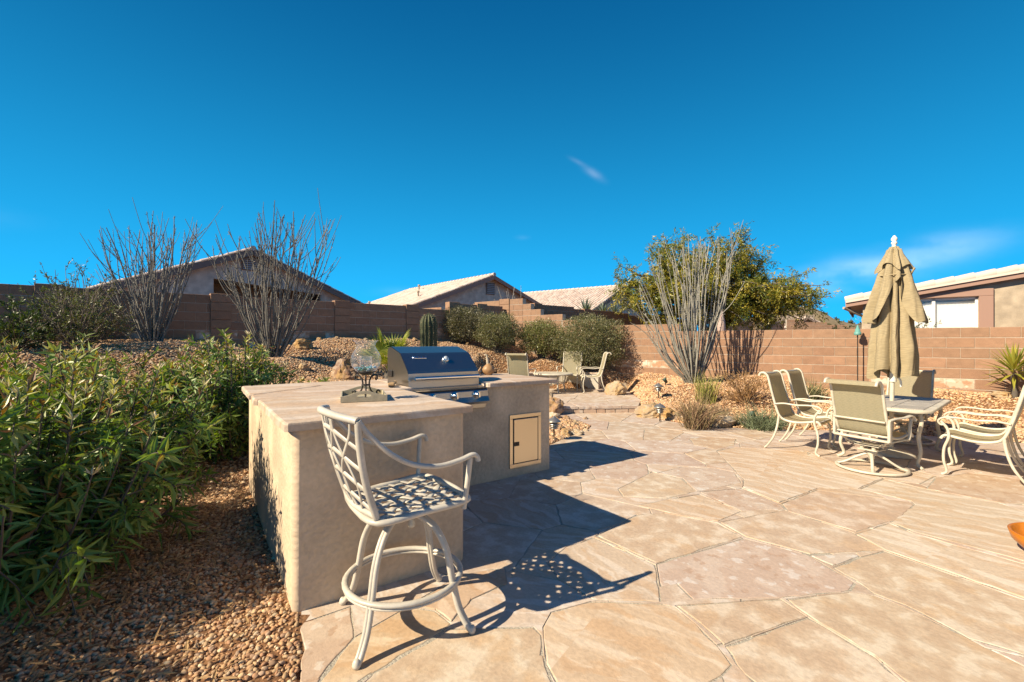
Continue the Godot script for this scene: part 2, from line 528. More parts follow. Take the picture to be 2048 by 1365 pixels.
func ground_y(x: float, d: float) -> float:
	var i: float = clamp((x - GX0) / GS, 0.0, GN - 1.001)
	var j: float = clamp((d - GD0) / GS, 0.0, GN - 1.001)
	var i0 := int(i)
	var j0 := int(j)
	var a := lerpf(grid_h[j0 * GN + i0], grid_h[j0 * GN + i0 + 1], i - i0)
	var b := lerpf(grid_h[(j0 + 1) * GN + i0], grid_h[(j0 + 1) * GN + i0 + 1], i - i0)
	return lerpf(a, b, j - j0)
var wide_up := PackedVector2Array()
func surf_y(x: float, d: float) -> float:
	var y := ground_y(x, d)
	return y
func on_ground(p: Vector3, sink := 0.0) -> Vector3: return Vector3(p.x, surf_y(p.x, -p.z) - sink, p.z)
func pix_ground(u, v) -> Vector3:              # march a pixel's ray until it meets the terrain
	var d := 1.5
	while d < 40.0:
		var p := at(u, v, d)
		if p.y <= ground_y(p.x, d): return p
		d += 0.03
	return at(u, v, d)
func kit(a, b, y = 0.0) -> Vector3: return kitchen_xf * Vector3(a, y, -b)
func k2(a, b) -> Vector2:
	var p := kit(a, b)
	return Vector2(p.x, -p.z)
func g2(u, v, y = 0.0) -> Vector2:
	var p := gp(u, v, y)
	return Vector2(p.x, -p.z)
func make_outlines():
	kitchen_xf = Transform3D(Basis(Vector3.UP, deg_to_rad(35.0)), Vector3(-1.206, 0, -2.5))
	patio_poly = PackedVector2Array([k2(0.06, 0.08), g2(596, 1262), g2(605, 1300), g2(597, 1365), Vector2(-0.92, 1.3), Vector2(-1.0, -2), Vector2(8, -2), Vector2(10.5, 4), g2(2090, 890), g2(1950, 878), g2(1800, 868), g2(1690, 862), g2(1570, 859), g2(1450, 855), g2(1385, 850), g2(1330, 841), g2(1290, 829), g2(1275, 824), g2(1105, 828), g2(1108, 833), g2(1150, 841), g2(1182, 852), g2(1178, 858), g2(1150, 868), g2(1100, 889), k2(2.9, 1.6), k2(1.2, 1.55), k2(1.0, 1.5), k2(1.0, 0.1)])
	patio_poly = ccw(patio_poly)
	upper_poly = ccw(PackedVector2Array([g2(1100, 814, 0.14), g2(1277, 812, 0.14), g2(1283, 800, 0.14), g2(1262, 786, 0.14), g2(1252, 777, 0.14), Vector2(2.9, 12.95), Vector2(-0.2, 12.95), Vector2(-0.35, 11.2), Vector2(0.35, 9.7)]))
func in_poly(p: Vector2, poly: PackedVector2Array) -> bool: return Geometry2D.is_point_in_polygon(p, poly)
func away(p: Vector2, poly: PackedVector2Array) -> float:     # distance outside a polygon, 0 inside
	if in_poly(p, poly): return 0.0
	var m := 99.0
	for i in poly.size(): m = min(m, Geometry2D.get_closest_point_to_segment(p, poly[i], poly[(i + 1) % poly.size()]).distance_to(p))
	return m
func make_ground():
	var ns := FastNoiseLite.new()
	ns.frequency = 1.2
	grid_h.resize(GN * GN)
	for j in GN:
		for i in GN:
			var x := GX0 + i * GS
			var d := GD0 + j * GS
			var y := shepard(x, d) + ns.get_noise_2d(x, d) * 0.025
			if d < 15.0 and x > -2.5 and x < 12.0:         # gravel meets the paving level and rises away from it
				y = min(y, -0.012 + 0.30 * away(Vector2(x, d), patio_poly), 0.09 + 1.2 * away(Vector2(x, d), upper_poly))
			grid_h[j * GN + i] = y
	var xs := [-400.0, -200.0, -100.0, -60.0, -40.0, -28.0, -20.0]
	var ds := [-300.0, -120.0, -50.0, -20.0, -8.0]
	for i in GN: xs.append(GX0 + i * GS)
	for v in [20.0, 26.0, 36.0, 60.0, 100.0, 200.0, 400.0]: xs.append(v)
	for j in GN: ds.append(GD0 + j * GS)
	for v in [30.0, 38.0, 55.0, 90.0, 160.0, 300.0, 600.0]: ds.append(v)
	var st := mb()
	var hs := []
	var inp := Geometry2D.offset_polygon(patio_poly, -0.12)
	var inu := Geometry2D.offset_polygon(upper_poly, -0.12)
	wide_up = Geometry2D.offset_polygon(upper_poly, 0.22)[0]
	for d in ds:
		var row := []
		for x in xs:
			var y := ground_y(x, d) if x > GX0 - 1 and x < 16.0 and d > GD0 - 1 and d < 26.0 else shepard(x, d)
			var q := Vector2(x, d)
			if d < 14 and d > -4.0 and x < 12:
				if in_poly(q, inu[0]): y = 0.0
				elif in_poly(q, inp[0]): y = -0.10
				elif in_poly(q, patio_poly): y = min(y, -0.012)
			row.append(y)
		hs.append(row)
	st.set_smooth_group(0)
	for j in ds.size() - 1:
		for i in xs.size() - 1:
			quad(st, Vector3(xs[i], hs[j][i], -ds[j]), Vector3(xs[i], hs[j + 1][i], -ds[j + 1]), Vector3(xs[i + 1], hs[j + 1][i + 1], -ds[j + 1]), Vector3(xs[i + 1], hs[j][i + 1], -ds[j]))
	struct("ground", done(st), M.ground)
func make_gravel():
	var variants := []
	for k in 3: variants.append(rock(70 + k, 1, Vector3(1, 0.55, 0.75), 3, 0.08, true, 0.35))
	var cols := [[.50, .30, .16], [.56, .38, .22], [.42, .23, .13], [.32, .20, .13], [.52, .34, .19], [.60, .46, .31], [.42, .29, .20], [.48, .27, .14]]
	var keep_out := [Geometry2D.offset_polygon(patio_poly, 0.01)[0], Geometry2D.offset_polygon(upper_poly, 0.01)[0]]
	var kit_poly := PackedVector2Array([k2(0, 0), k2(1.08, 0), k2(1.08, 1.37), k2(2.99, 1.37), k2(2.99, 2.43), k2(0, 2.43)])
	var lists := [[], [], []]
	var tint := [[], [], []]
	# [x0, x1, d0, d1, number, smallest, largest]
	for z in [[-4.6, -0.6, 1.2, 4.8, 48000, .012, .030], [-4.6, -0.5, 4.0, 8.5, 26000, .02, .042], [-8.5, 3.3, 7.0, 15.5, 120000, .022, .05], [2.3, 10.5, 6.2, 13.5, 80000, .02, .045], [0.2, 2.4, 6.3, 9.8, 9000, .02, .05]]:
		for i in z[4]:
			var x := R(z[0], z[1])
			var d := R(z[2], z[3])
			if abs(x) > d * 1.22 + 0.4: continue
			var q := Vector2(x, d)
			if in_poly(q, keep_out[0]) or in_poly(q, keep_out[1]) or in_poly(q, kit_poly): continue
			var s := lerpf(z[5], z[6] * 1.25, pow(R(0, 1), 1.8))
			var b := Basis.from_euler(Vector3(R(-.4, .4), R(0, TAU), R(-.4, .4))).scaled(Vector3(s, s, s))
			var k = i % 3
			lists[k].append(Transform3D(b, Vector3(x, surf_y(x, d) + s * 0.05, -d)))
			var c = cols[rng.randi() % cols.size()]
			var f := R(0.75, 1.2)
			if x < 0.0: f = R(0.62, 1.05)  # left beds darkened: shade put into the pebble colour
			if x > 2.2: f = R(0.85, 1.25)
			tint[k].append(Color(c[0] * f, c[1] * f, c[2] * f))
	for k in 3:
		var mm := MultiMesh.new()
		mm.transform_format = MultiMesh.TRANSFORM_3D
		mm.use_colors = true
		mm.mesh = variants[k]
		mm.instance_count = lists[k].size()
		for i in lists[k].size():
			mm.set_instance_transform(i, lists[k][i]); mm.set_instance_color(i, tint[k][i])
		var o := MultiMeshInstance3D.new()
		o.name = numbered("gravel"); o.multimesh = mm; o.material_override = M.pebble
		add_child(o)
		tag(o, "loose tan and brown gravel spread over the planting beds", "gravel"); o.set_meta("kind", "stuff")
	print("gravel ", lists[0].size() * 3)

# ---------- flagstones
func za(p: Array) -> PackedVector2Array:
	var o := PackedVector2Array()
	for q in p: o.append(g2(1040.0 + q[0] / 2.032, 860.0 + q[1] / 2.032))
	return o
func zb(p: Array) -> PackedVector2Array:
	var o := PackedVector2Array()
	for q in p: o.append(g2(560.0 + q[0] / 2.333, 780.0 + q[1] / 2.333))
	return o
func convex_cell(i: int, seeds: Array, reach: float) -> PackedVector2Array:
	var c: Vector2 = seeds[i]
	var p := PackedVector2Array([c + Vector2(-reach, -reach), c + Vector2(reach, -reach), c + Vector2(reach, reach), c + Vector2(-reach, reach)])
	for j in seeds.size():
		if j == i or seeds[j].distance_to(c) > reach * 2: continue
		var m: Vector2 = (seeds[j] + c) * 0.5
		var nn: Vector2 = (seeds[j] - c).normalized()
		var o := PackedVector2Array()
		for k in p.size():
			var a := p[k]
			var b := p[(k + 1) % p.size()]
			var da := (a - m).dot(nn)
			var db := (b - m).dot(nn)
			if da <= 0: o.append(a)
			if (da < 0 and db > 0) or (da > 0 and db < 0): o.append(a.lerp(b, da / (da - db)))
		p = o
		if p.size() < 3: return p
	return p
func area(p: PackedVector2Array) -> float:
	var s := 0.0
	for i in p.size(): s += p[i].cross(p[(i + 1) % p.size()])
	return abs(s) * 0.5
func lay(parent, p: PackedVector2Array, y: float, kind: String, tint: Color, gap := 0.011):
	for q in Geometry2D.offset_polygon(p, -gap, Geometry2D.JOIN_ROUND):
		if Geometry2D.is_polygon_clockwise(q) or area(q) < 0.004: continue
		var w := wobble(q, 0.07, 0.007)
		var bev := 0.005
		if Geometry2D.triangulate_polygon(inset(ccw(w), bev)).is_empty(): w = wobble(q, 0.12, 0.002)
		if Geometry2D.triangulate_polygon(inset(ccw(w), bev)).is_empty(): bev = 0.0
		if Geometry2D.triangulate_polygon(ccw(w)).is_empty(): w = q
		if Geometry2D.triangulate_polygon(ccw(w)).is_empty(): continue
		var st := mb()
		prism(st, w, y - 0.05, y + R(-0.002, 0.003), bev, tint, false, R(0, TAU) if kind != "b" else R(-0.5, 0.5) + 0.6, R(0.85, 1.1), Vector2(R(0, 1), R(0, 1)))
		st.generate_normals(); st.generate_tangents()
		part("flagstone", st.commit(), M["flag_" + kind], parent)
func stone_tint() -> Color:
	var c = [[.92, .92, .94], [.96, .96, .99], [.90, .86, .86], [.95, .91, .88], [.88, .85, .87], [.99, .98, 1.0]][rng.randi() % 6]
	return Color(c[0], c[1], c[2])
func make_patio():
	var base := mb()
	prism(base, Geometry2D.offset_polygon(patio_poly, -0.01)[0], -0.09, -0.0045)
	var patio := struct("patio", done(base), M.mortar)
	var t := [
		[za([[557,545],[910,440],[1170,508],[1365,622],[1345,652],[1060,682],[700,688],[635,625],[572,637]]), "c", [0.92,0.89,0.90]],
		[za([[572,640],[632,628],[697,690],[585,695]]), "a", [0.94,0.85,0.79]],
		[za([[95,800],[130,740],[290,697],[580,708],[632,722],[720,795],[800,875],[862,955],[820,1000],[760,1030],[640,1110],[220,1150],[150,1026],[105,950]]), "b", [0.99,0.92,0.83]],
		[za([[632,715],[1060,688],[1165,757],[830,872],[735,785]]), "a", [0.96,0.91,0.86]],
		[za([[838,880],[1172,762],[1440,922],[1560,1026],[1660,1130],[1100,1170],[950,1026],[885,955]]), "a", [0.98,0.94,0.89]],
		[za([[1085,690],[1340,660],[1440,672],[1560,718],[1740,806],[2048,960],[2300,1080],[1980,1150],[1660,1090],[1440,915],[1180,760]]), "a", [0.97,0.94,0.88]],
		[za([[1275,560],[1380,520],[1480,492],[2048,690],[2400,830],[2400,1050],[2048,910],[1830,848],[1570,712],[1440,665],[1368,612]]), "a", [0.98,0.95,0.90]],
		[za([[1178,510],[1368,502],[1385,515],[1272,552]]), "c", [0.94,0.95,0.96]],
		[za([[1370,425],[1500,380],[1610,425],[2048,545],[2400,640],[2400,800],[2048,682],[1488,488]]), "b", [1.00,0.99,0.96]],
		[za([[1065,300],[1210,243],[1585,292],[1600,305],[1540,360],[1370,412],[1090,330]]), "a", [0.95,0.89,0.86]],
		[za([[1385,240],[1480,200],[1650,240],[1960,300],[2300,420],[2400,560],[2048,530],[1610,415],[1510,375],[1605,302],[1590,288]]), "b", [0.98,0.97,0.94]],
		[za([[812,375],[1078,326],[1350,415],[1478,488],[1178,503],[920,435]]), "a", [0.97,0.94,0.92]],
		[za([[312,430],[480,345],[590,338],[800,378],[905,435],[557,540]]), "a", [0.98,0.94,0.90]],
		[za([[190,475],[300,440],[550,548],[573,697],[300,690],[160,610],[110,540]]), "b", [0.96,0.93,0.91]],
		[za([[480,305],[605,282],[730,262],[900,330],[805,372],[590,333]]), "b", [0.97,0.91,0.85]],
		[za([[728,252],[905,238],[1058,300],[1082,322],[900,328]]), "c", [0.92,0.89,0.87]],
		[za([[910,205],[1185,95],[1290,140],[1480,195],[1375,238],[1210,238],[1055,295],[905,232]]), "b", [1.00,0.98,0.95]],
		[za([[800,85],[870,70],[1170,88],[1180,115],[1020,190],[915,205],[880,170]]), "b", [0.98,0.92,0.86]],
		[za([[560,175],[660,150],[800,155],[870,170],[900,215],[720,250],[660,195]]), "c", [0.95,0.95,0.96]],
		[za([[400,240],[540,170],[655,197],[715,250],[600,278],[420,270]]), "a", [1.00,0.99,0.96]],
		[za([[1690,195],[1830,175],[2048,200],[2200,240],[2200,300],[2048,298],[1960,296],[1655,238]]), "c", [0.89,0.83,0.76]],
		[za([[690,35],[760,28],[880,35],[870,62],[800,78],[710,60]]), "c", [0.92,0.85,0.74]],
		[zb([[95,1090],[330,1010],[345,1150],[185,1345],[160,1400],[70,1400],[80,1250]]), "c", [0.91,0.86,0.80]],
		[zb([[345,1155],[600,1010],[720,1030],[795,1090],[775,1110],[430,1320],[320,1400],[170,1400],[200,1345]]), "b", [0.96,0.87,0.73]],
		[zb([[435,1325],[790,1115],[1180,1105],[1215,1140],[1225,1240],[1260,1330],[1300,1420],[330,1430]]), "a", [0.99,0.95,0.88]],
		[zb([[820,1085],[905,985],[1070,920],[1155,1000],[1215,1080],[1180,1098],[800,1090]]), "c", [0.92,0.89,0.85]],
		[zb([[610,1000],[850,860],[1045,830],[1060,905],[900,975],[800,1080],[725,1025]]), "b", [0.93,0.82,0.73]],
	]
	for k in t:
		for q in Geometry2D.intersect_polygons(k[0], patio_poly): lay(patio, q, 0.0, k[1], Color(k[2][0], k[2][1], k[2][2]), 0.004)
	var seeds := []
	for j in 17:
		for i in 18: seeds.append(Vector2(-1.8 + i * 0.72 + (0.36 if j % 2 else 0.0) + R(-.27, .27), -2.2 + j * 0.68 + R(-.25, .25)))
	for i in seeds.size():
		var cell := convex_cell(i, seeds, 1.6)
		if cell.size() < 3: continue
		var ps := [ccw(cell)]
		for k in t:
			var nx := []
			for p in ps:
				for q in Geometry2D.clip_polygons(p, k[0]):
					if not Geometry2D.is_polygon_clockwise(q): nx.append(q)
			ps = nx
		for p in ps:
			for q in Geometry2D.intersect_polygons(p, patio_poly): lay(patio, q, 0.0, ["a", "b", "c"][rng.randi() % 3], stone_tint(), 0.005)
	# the raised patio, one step up
	base = mb()
	prism(base, Geometry2D.offset_polygon(upper_poly, -0.03)[0], -0.06, 0.134)
	var upper := struct("upper_patio", done(base), M.mortar)
	seeds = []
	for j in 9:
		for i in 8: seeds.append(Vector2(-1.2 + i * 0.75 + R(-.28, .28), 9.0 + j * 0.7 + R(-.25, .25)))
	for i in seeds.size():
		var cell := convex_cell(i, seeds, 1.6)
		if cell.size() < 3: continue
		for q in Geometry2D.intersect_polygons(ccw(cell), upper_poly): lay(upper, q, 0.14, ["a", "b", "c"][rng.randi() % 3], Color(.96, .95, .97), 0.006)
	var a := g2(1100, 814, 0.14)
	var b := g2(1277, 812, 0.14)
	var n := 8
	var dir := (b - a) / n
	var cuts := [0.0, .9, 2.1, 3.0, 4.2, 5.0, 5.9, 7.1, 8.0]
	for k in n:
		var p = a + dir * (cuts[k] + 0.04)
		var q = a + dir * (cuts[k + 1] - 0.04)
		var st := mb()
		prism(st, PackedVector2Array([p + Vector2(0, 0.015), q + Vector2(0, 0.015), q + Vector2(0, 0.08), p + Vector2(0, 0.08)]), -0.02, 0.083, 0.004, Color(.90, .76, .66).lerp(Color(.95, .88, .82), R(0, 1)), false, 0.0, 0.7, Vector2(R(0, 1), 0))
		st.generate_normals(); st.generate_tangents()
		part("riser_stone", st.commit(), M.flag_c, upper)

# ---------- block walls
var block_meshes := {}
func block_mesh(l: float) -> ArrayMesh:
	var key := int(round(l * 200))
	if not block_meshes.has(key): block_meshes[key] = boxm(Vector3(l, 0.192, 0.2), 0.005)
	return block_meshes[key]
func block_wall(called, label, a: Vector2, b: Vector2, tops: Array, most := 300, phase := 0.0) -> Node3D:
	# tops: [distance along the wall, height of the wall top from there on]
	var d := (b - a)
	var len := d.length()
	var w := thing(called, label, "wall", Vector3(a.x, 0, -a.y), atan2(d.y, d.x))
	var made := 0
	var rest := []
	for ti in tops.size():
		var s0: float = tops[ti][0]
		var s1: float = tops[ti + 1][0] if ti + 1 < tops.size() else len
		var top: float = tops[ti][1]
		var low := 99.0
		for k in 9:
			var q := a + d / len * lerpf(s0, s1, k / 8.0)
			low = min(low, ground_y(q.x, q.y))
		var courses := int(ceil((top - low + 0.02) / 0.203))
		part("mortar_core", boxm(Vector3(s1 - s0 - 0.004, top - low + 0.1, 0.187)), M.block_joint, w, Vector3((s0 + s1) * 0.5, (top + low) * 0.5 - 0.05 - 0.004, 0))
		for c in courses:
			var y := top - 0.1015 - c * 0.203
			var x := s0 - (0.0 if c % 2 else 0.203) - fmod(phase, 0.406)
			while x < s1 - 0.02:
				var x0: float = max(x, s0)
				var x1: float = min(x + 0.406, s1)
				if x1 - x0 > 0.04:
					var t := Vector3((x0 + x1) * 0.5, y, R(-.002, .002))
					var l: float = x1 - x0 - 0.005
					if made < most:
						part("block", block_mesh(l), M.block_salt if c >= courses - 3 and R(0, 1) < .3 else M.block[rng.randi() % 5], w, t); made += 1
					else: rest.append([t, l])
				x += 0.406
	if not rest.is_empty():
		var st := mb()
		for q in rest: bx(st, q[0], Vector3(q[1], 0.193, 0.2))
		part("block_field", done(st), M.block[0], w).set_meta("kind", "stuff")
	return w
func pilaster(w: Node3D, x: float, y0: float, top: float, wid := 0.41):
	var y := top - 0.1
	while y > y0 - 0.1:
		part("pilaster_block", boxm(Vector3(wid, 0.195, 0.26), 0.006), M.block[rng.randi() % 5], w, Vector3(x, y, 0.0))
		y -= 0.203
var corner := Vector2(-0.2, 16.2)
var side_dir := Vector2(0.787, -0.617)
var back_dir := Vector2(-0.766, -0.643)
func make_walls():
	var c0 := corner
	# lit wall, from the corner pillar down the right side of the garden; it steps down with the ground
	var e := c0 + side_dir * 15.6
	var sw := block_wall("garden_wall", "sunlit tan block wall stepping down from the corner pillar beside the dining set", c0, e, [[0.0, 2.97], [0.8, 2.77], [1.15, 2.57], [1.55, 2.37], [2.4, 2.17], [3.6, 1.97], [6.1, 1.77]], 300)
	pilaster(sw, 0.0, 1.2, 2.99, 0.44)
	pilaster(sw, 3.62, 0.6, 2.02, 0.36)
	pilaster(sw, 12.9, 0.4, 1.79, 0.05)
	var bw := block_wall("garden_wall", "shaded brown block wall along the top of the gravel slope", c0 + back_dir * 0.25, c0 + back_dir * 14.5, [[0.0, 2.72], [2.0, 2.50], [3.5, 2.56]], 300, 0.1)
	for s in [0.9, 2.0, 3.5, 5.6, 8.4, 11.2]: pilaster(bw, s, 1.3, 2.6 if s > 2.2 else 2.76)
	block_wall("garden_wall", "far lit block wall running on behind the corner pillar between the neighbours", c0 - side_dir * 0.25, c0 - side_dir * 6.0, [[0.0, 2.95], [1.2, 2.75], [3.0, 2.85]], 300)
	var nw := block_wall("garden_wall", "neighbour's shaded block wall with pilasters in front of the far roofs", c0 - back_dir * 0.25, c0 - back_dir * 13.0, [[0.0, 2.88], [3.2, 2.80], [6.4, 2.68], [9.6, 2.6]], 200)
	for s in [1.2, 4.0, 6.6, 9.2]: pilaster(nw, s, 1.2, 2.95 - s * 0.03)
	# stepped wall far off beyond the mesquite
	block_wall("garden_wall", "distant stepped block wall in the sun beyond the mesquite tree", Vector2(20.5, 34.0), Vector2(26.0, 33.4), [[0.0, 3.1], [1.2, 2.9], [2.8, 2.7], [4.2, 2.5]], 120)
	block_wall("garden_wall", "distant shaded block wall behind the palm trunk", Vector2(13.5, 31.0), Vector2(20.4, 34.2), [[0.0, 2.9]], 120)

# ---------- houses
var tile_mesh: ArrayMesh
func make_tile() -> ArrayMesh:
	var st := mb()
	st.set_smooth_group(0)
	for i in 6:
		var a0 := PI * i / 6.0
		var a1 := PI * (i + 1) / 6.0
		var r0 := 0.125
		var r1 := 0.105
		quad(st, Vector3(cos(a0) * r0, sin(a0) * r0 * 0.75, 0.21), Vector3(cos(a0) * r1, sin(a0) * r1 * 0.75, -0.21), Vector3(cos(a1) * r1, sin(a1) * r1 * 0.75, -0.21), Vector3(cos(a1) * r0, sin(a1) * r0 * 0.75, 0.21))
	st.set_smooth_group(-1)
	for i in range(1, 6):
		tri(st, Vector3(0.125, 0, 0.21), Vector3(cos(PI * i / 6.0) * 0.125, sin(PI * i / 6.0) * 0.094, 0.21), Vector3(cos(PI * (i + 1) / 6.0) * 0.125, sin(PI * (i + 1) / 6.0) * 0.094, 0.21))
	return done(st)
func gable_house(label, pos: Vector3, turn: float, hw: float, eave: float, apex: float, depth: float, wall_m, trim_m, opening: Array, tiled: Array) -> Node3D:
	var h := thing("house", label, "house", pos, turn)
	var ov := 0.45
	var slope := (apex - eave) / (hw + ov)
	var top = func(x): return apex - abs(x) * slope - 0.16
	var st := mb()
	var poly := PackedVector2Array([Vector2(-hw, -1.5), Vector2(hw, -1.5), Vector2(hw, top.call(hw)), Vector2(0, top.call(0)), Vector2(-hw, top.call(-hw))])
	var pieces := [poly]
	if opening.size(): pieces = Geometry2D.clip_polygons(poly, ccw(PackedVector2Array([Vector2(opening[0], -2), Vector2(opening[1], -2), Vector2(opening[1], opening[3]), Vector2(opening[0], opening[2])])))
	st.set_smooth_group(-1)
	for p in pieces: slab(st, p, 0.0, -0.25)
	part("gable_wall", done(st), wall_m, h)
	st = mb()
	for s in [-1, 1]: bx(st, Vector3(s * (hw - 0.125), (top.call(hw) - 1.5) * 0.5, -depth * 0.5 - 0.13), Vector3(0.25, top.call(hw) + 1.5, depth - 0.25))
	bx(st, Vector3(0, (top.call(hw) - 1.5) * 0.5, -depth - 0.13), Vector3(hw * 2, top.call(hw) + 1.5, 0.25))
	part("side_wall", done(st), wall_m, h)
	if opening.size():
		st = mb()
		bx(st, Vector3((opening[0] + opening[1]) * 0.5, 1.0, -2.6), Vector3(opening[1] - opening[0] + 0.6, 6, 0.2))
		bx(st, Vector3((opening[0] + opening[1]) * 0.5, max(opening[2], opening[3]) + 0.05, -1.4), Vector3(opening[1] - opening[0] + 0.6, 0.1, 2.2))
		part("porch", done(st), M.porch, h)
	st = mb()
	var ang := atan(slope)
	var sl := (hw + ov) / cos(ang)
	for s in [-1, 1]:
		bx(st, Vector3(s * (hw + ov) * 0.5, (apex + eave) * 0.5 - 0.09, -depth * 0.5), Vector3(sl, 0.12, depth + 2 * ov), Basis(Vector3.BACK, -s * ang))
	var rf := part("roof", done(st), trim_m, h)
	for s in [-1, 1]:
		st = mb()
		bx(st, Vector3(s * (hw + ov) * 0.5, (apex + eave) * 0.5 - 0.17, ov + 0.03), Vector3(sl, 0.24, 0.05), Basis(Vector3.BACK, -s * ang))
		part("fascia", done(st), trim_m, h)
	var n_cols := int((depth + 2 * ov) / 0.27)
	var n_rows := int(sl / 0.36)
	var made := 0
	for s in tiled[0]:
		var along := Vector3(s * cos(ang), -sin(ang), 0)
		var nrm := Vector3(s * sin(ang), cos(ang), 0)
		var bs := Basis(Vector3(0, 0, -s), nrm, along)
		var far := []
		for r in n_rows + 1:
			for c in (n_cols if tiled[1] else 3):
				var p := Vector3(0, apex - 0.02, 0) + along * (r * 0.36 + 0.2) + nrm * (0.02 + R(-.008, .012)) + Vector3(0, 0, ov - 0.1 - c * 0.27)
				if made < 150 * (2 if tiled[0].size() == 1 else 1) * (2 if s == tiled[0][0] else 2):
					var o := part("roof_tile", tile_mesh, M.tile[rng.randi() % 4], rf, p)
					o.basis = bs; made += 1
				else: far.append(Transform3D(bs, p))
		if far.size():
			var mm := MultiMesh.new()
			mm.transform_format = MultiMesh.TRANSFORM_3D
			mm.use_colors = true
			mm.mesh = tile_mesh; mm.instance_count = far.size()
			for i in far.size():
				mm.set_instance_transform(i, far[i])
				var q := Color(.50, .39, .335).lerp(Color(.63, .54, .485), R(0, 1))
				mm.set_instance_color(i, q)
			var o := MultiMeshInstance3D.new()
			o.name = "tile_field"; o.multimesh = mm; o.material_override = M.tile_field
			rf.add_child(o, true); o.set_meta("kind", "stuff")
	st = mb()
	var k := -0.2
	while k < depth:
		tube(st, PackedVector3Array([Vector3(0, apex + 0.02, ov - 0.15 - k), Vector3(0, apex + 0.0, ov - 0.62 - k)]), [0.13, 0.10], 8)
		k += 0.42
	part("ridge_tiles", done(st), M.tile[0], rf)
	return h
func make_houses():
	M.tile = []
	for c in [[.55, .44, .385], [.60, .50, .44], [.50, .39, .335], [.62, .53, .475]]: M.tile.append(mat(lin(c[0], c[1], c[2]), 0.9))
	M.tile_field = vc(mat(Color.WHITE, 0.9))
	M.house_stucco = tex(mat(lin(.70, .62, .545), 0.95), M.mottle_t, M.fine_n, 1.0, true, 0.5)
	M.trim = mat(lin(.17, .125, .11), 0.8)
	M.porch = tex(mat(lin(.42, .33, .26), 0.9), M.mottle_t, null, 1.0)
	M.tan_wall = tex(mat(lin(.53, .43, .325), 0.95), M.mottle_t, M.fine_n, 1.0, true, 0.5)
	M.brown_trim = mat(lin(.31, .19, .15), 0.8)
	tile_mesh = make_tile()
	var g := 1.2
	var vent = func(h, y, w, ht):
		var v := part("vent", boxm(Vector3(w, ht, 0.06), 0.01), M.trim, h, Vector3(0, y, 0.04))
		for i in 6: part("louvre", boxm(Vector3(w - 0.1, 0.05, 0.05)), M.steel_grey, v, Vector3(0, -ht * 0.4 + i * ht * 0.16, 0.04))
	M.steel_grey = mat(lin(.26, .29, .34), 0.6)
	var h1 := gable_house("house with wide shaded gable, dark porch and louvred vent behind the ocotillos", Vector3(-12.52, g, -21.75), atan2(0.707, 0.707), 5.1, 3.55 - g, 5.85 - g, 10.0, M.house_stucco, M.trim, [-1.5, 3.4, 3.15, 2.75], [[-1, 1], false])
	vent.call(h1, 3.98, 0.75, 0.62)
	var h2 := gable_house("house with pale tiled roof, small square gable vent and tan porch beyond the cactus", Vector3(-1.46, g, -30.2), atan2(0.65, 0.76), 5.3, 3.62 - g, 5.85 - g, 11.3, M.house_stucco, M.brown_trim, [-1.2, 3.6, 2.7, 2.2], [[-1], true])
	vent.call(h2, 3.75, 0.7, 0.75)
	for p in [[-3.9, -2.6], [-1.4, -7.0], [-4.9, -8.0]]:
		var pip := part("roof_pipe", lathem([Vector2(0, 0.7), Vector2(.09, .7), Vector2(.09, .58), Vector2(.05, .56), Vector2(.05, 0)], 10), M.tan_wall, h2, Vector3(p[0], 4.65 + p[0] * 0.4 - 0.2, p[1]))
	var win := part("round_window", lathem([Vector2(0, .1), Vector2(.34, .1), Vector2(.42, .06), Vector2(.42, 0)], 20), M.black, h2, Vector3(-3.3, 1.75, 0.0))
	win.rotation.x = PI / 2
	gable_house("house with tiled roof and grey gable beside the crown of the mesquite", Vector3(8.6, g, -36.0), atan2(0.8, 0.6), 5.2, 3.62 - g, 5.85 - g, 10.0, M.house_stucco, M.trim, [], [[-1], true])
	gable_house("tiny far house with a dark gable beyond the mesquite", Vector3(35.6, 0.8, -55.0), -0.2, 3.4, 1.6, 3.6, 8.0, M.tan_wall, M.trim, [-1.6, 1.6, 1.9, 1.9], [[-1, 1], false])
	make_tan_house()
